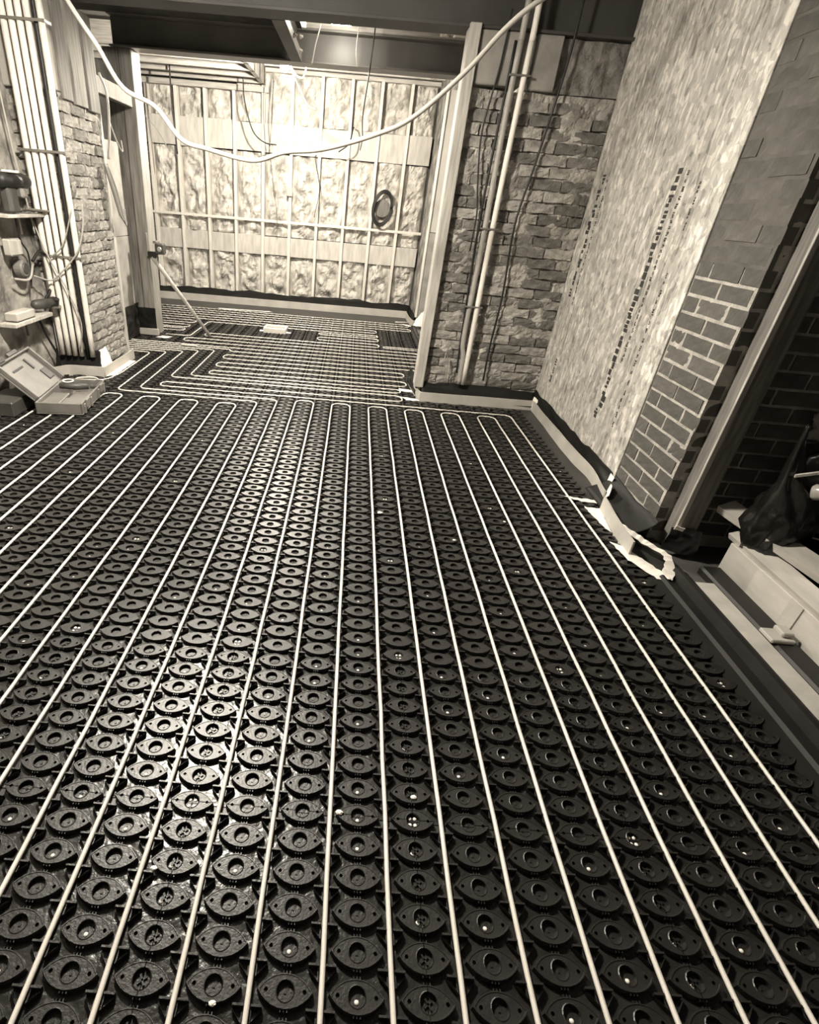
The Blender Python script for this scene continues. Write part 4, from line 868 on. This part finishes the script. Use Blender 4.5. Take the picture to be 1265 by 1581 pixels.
MB().bbox((-Wc + 0.014, -Lc + 0.014, 0.012), (-0.02, 0.02, 0.06), 0.006).build('inner_well', 'case', base)
MB().bbox((-0.01, -Lc + 0.014, 0.012), (Wc - 0.02, -0.1, 0.065), 0.008).build('inner_well', 'case', base)
MB().bbox((-0.01, -0.08, 0.012), (Wc - 0.02, 0.12, 0.05), 0.008).build('inner_well', 'case', base)
MB().tube([(-0.10, 0.05, 0.10), (0.0, 0.08, 0.09), (0.09, 0.10, 0.085)], [0.02, 0.028, 0.02], 10).build('drill_body', 'case_d', tc, smooth=True)
MB().lathe((-0.06, 0.13, 0.075), [(0.03, 0), (0.034, 0.03), (0.02, 0.04)], 14).build('tool_head', 'black', tc, smooth=True)
MB().tube([(-0.06 + 0.036 * math.cos(t), 0.13 + 0.036 * math.sin(t), 0.115) for t in [2 * math.pi * k / 16 for k in range(17)]], 0.005, 6).build('metal_ring', 'tape', tc, smooth=True)
MB().bbox((0.10, 0.10, 0.07), (0.15, 0.26, 0.095), 0.006).build('tool_grip', 'case_d', tc)
lid = empty('lid', (-Wc, 0.02, Hc), (0, R(-46), 0)); lid.parent = tc
lb = MB(); lb.bbox((-0.015, -0.27, 0.0), (0.0, 0.25, 0.31), 0.004)
for a, b in (((0.0, -0.27, 0), (0.035, -0.255, 0.31)), ((0.0, 0.235, 0), (0.035, 0.25, 0.31)), ((0.0, -0.27, 0.295), (0.035, 0.25, 0.31))): lb.bbox(a, b, 0.004)
lb.build('lid_shell', 'case', lid)
MB().bbox((0.0, -0.05, 0.31), (0.03, 0.09, 0.345), 0.006).build('carry_handle', 'case_d', lid)
MB().bbox((-0.005, -0.255, 0.30), (0.04, -0.16, 0.325), 0.004).build('latch_edge', 'black', lid)
MB().bbox((0.0, -0.16, 0.215), (0.004, 0.0, 0.23), 0.001).build('molded_slot', 'black', lid)
MB().bbox((0.0, 0.08, 0.17), (0.012, 0.10, 0.26), 0.002).build('molded_rib', 'case_d', lid); MB().bbox((0.0, 0.12, 0.05), (0.012, 0.20, 0.14), 0.003).build('molded_rib', 'case_d', lid)
MB().bbox((0.0, -0.235, 0.02), (0.012, -0.215, 0.13), 0.003).build('molded_rib', 'case_d', lid)
tag(MB().bbox((-2.44, 3.30, 0.016), (-2.23, 3.58, 0.12), 0.008).build('dark_crate', 'case_d'), 'low dark crate on the floor left of the open tool case', 'crate')
tag(MB().tube(spline([(-2.05, 4.22, 0.02), (-2.12, 4.28, 0.025), (-2.24, 4.24, 0.022), (-2.22, 4.14, 0.02)], 8), 0.0065, 8).build('pipe_tail', 'pipe', smooth=True), 'short curl of white pipe behind the open tool case', 'pipe')
# ---- laser level on its pole by the post
lz = empty('laser_level', (-2.06, 6.0, 0.90)); tag(lz, 'laser level on a clamp bracket fixed to the timber post', 'level')
MB().bbox((-0.03, -0.05, -0.05), (0.06, 0.05, 0.05), 0.01).build('level_body', 'case_d', lz); MB().bbox((-0.04, -0.06, 0.05), (0.0, 0.05, 0.075), 0.004).build('level_cap', 'gmetal', lz)
MB().lathe((0.02, -0.05, 0.0), [(0.025, 0), (0.02, -0.01)], 12, 'y').build('lens', 'bottle', lz); MB().bbox((-0.12, -0.02, -0.09), (-0.03, 0.02, -0.03), 0.004).build('clamp', 'black', lz)
MB().bbox((-0.13, -0.02, -0.08), (-0.115, 0.02, 0.14), 0.003).build('bracket', 'gmetal', lz)
pl = tag(MB().tube([(-2.14, 6.0, 0.82), (-1.86, 6.06, 0.42), (-1.59, 6.12, 0.02)], [0.024, 0.021, 0.018], 10).build('prop_pole', 'wood', smooth=True), 'slanting wooden prop pole from the timber post down to the floor', 'pole')
tag(MB().bbox((-1.78, 5.62, 0.016), (-1.62, 5.66, 0.03), 0.003).build('wood_lath', 'foam'), 'short pale lath lying on the pipes near the post', 'lath')

# ---- crumbs of plaster lying on the panels
for k, (x, y, sz, where) in enumerate(((0.25, 2.43, 0.022, 'in the middle of the front floor'), (0.292, 0.862, 0.014, 'beside the four screws of the right near panel joint'), (0.085, 0.802, 0.016, 'on the cross seam left of the four screws'), (-0.74, 3.05, 0.014, 'far left of the middle floor'),
                                      (-0.16, 0.395, 0.012, 'near the bottom edge of the picture'), (-0.36, 0.63, 0.013, 'between two nodules at the lower left'), (0.62, 2.22, 0.014, 'right of the middle of the front floor'), (0.93, 2.45, 0.012, 'towards the strand board'))):
    o = blob('plaster_crumb', (x, y, 0.0185 + sz * 0.1), sz * 0.6, sz * 0.4, sz * 0.22, 'tape', 'white plaster crumb lying ' + where, 'crumb', 20 + k); o['group'] = 'plaster crumbs on the floor panels'
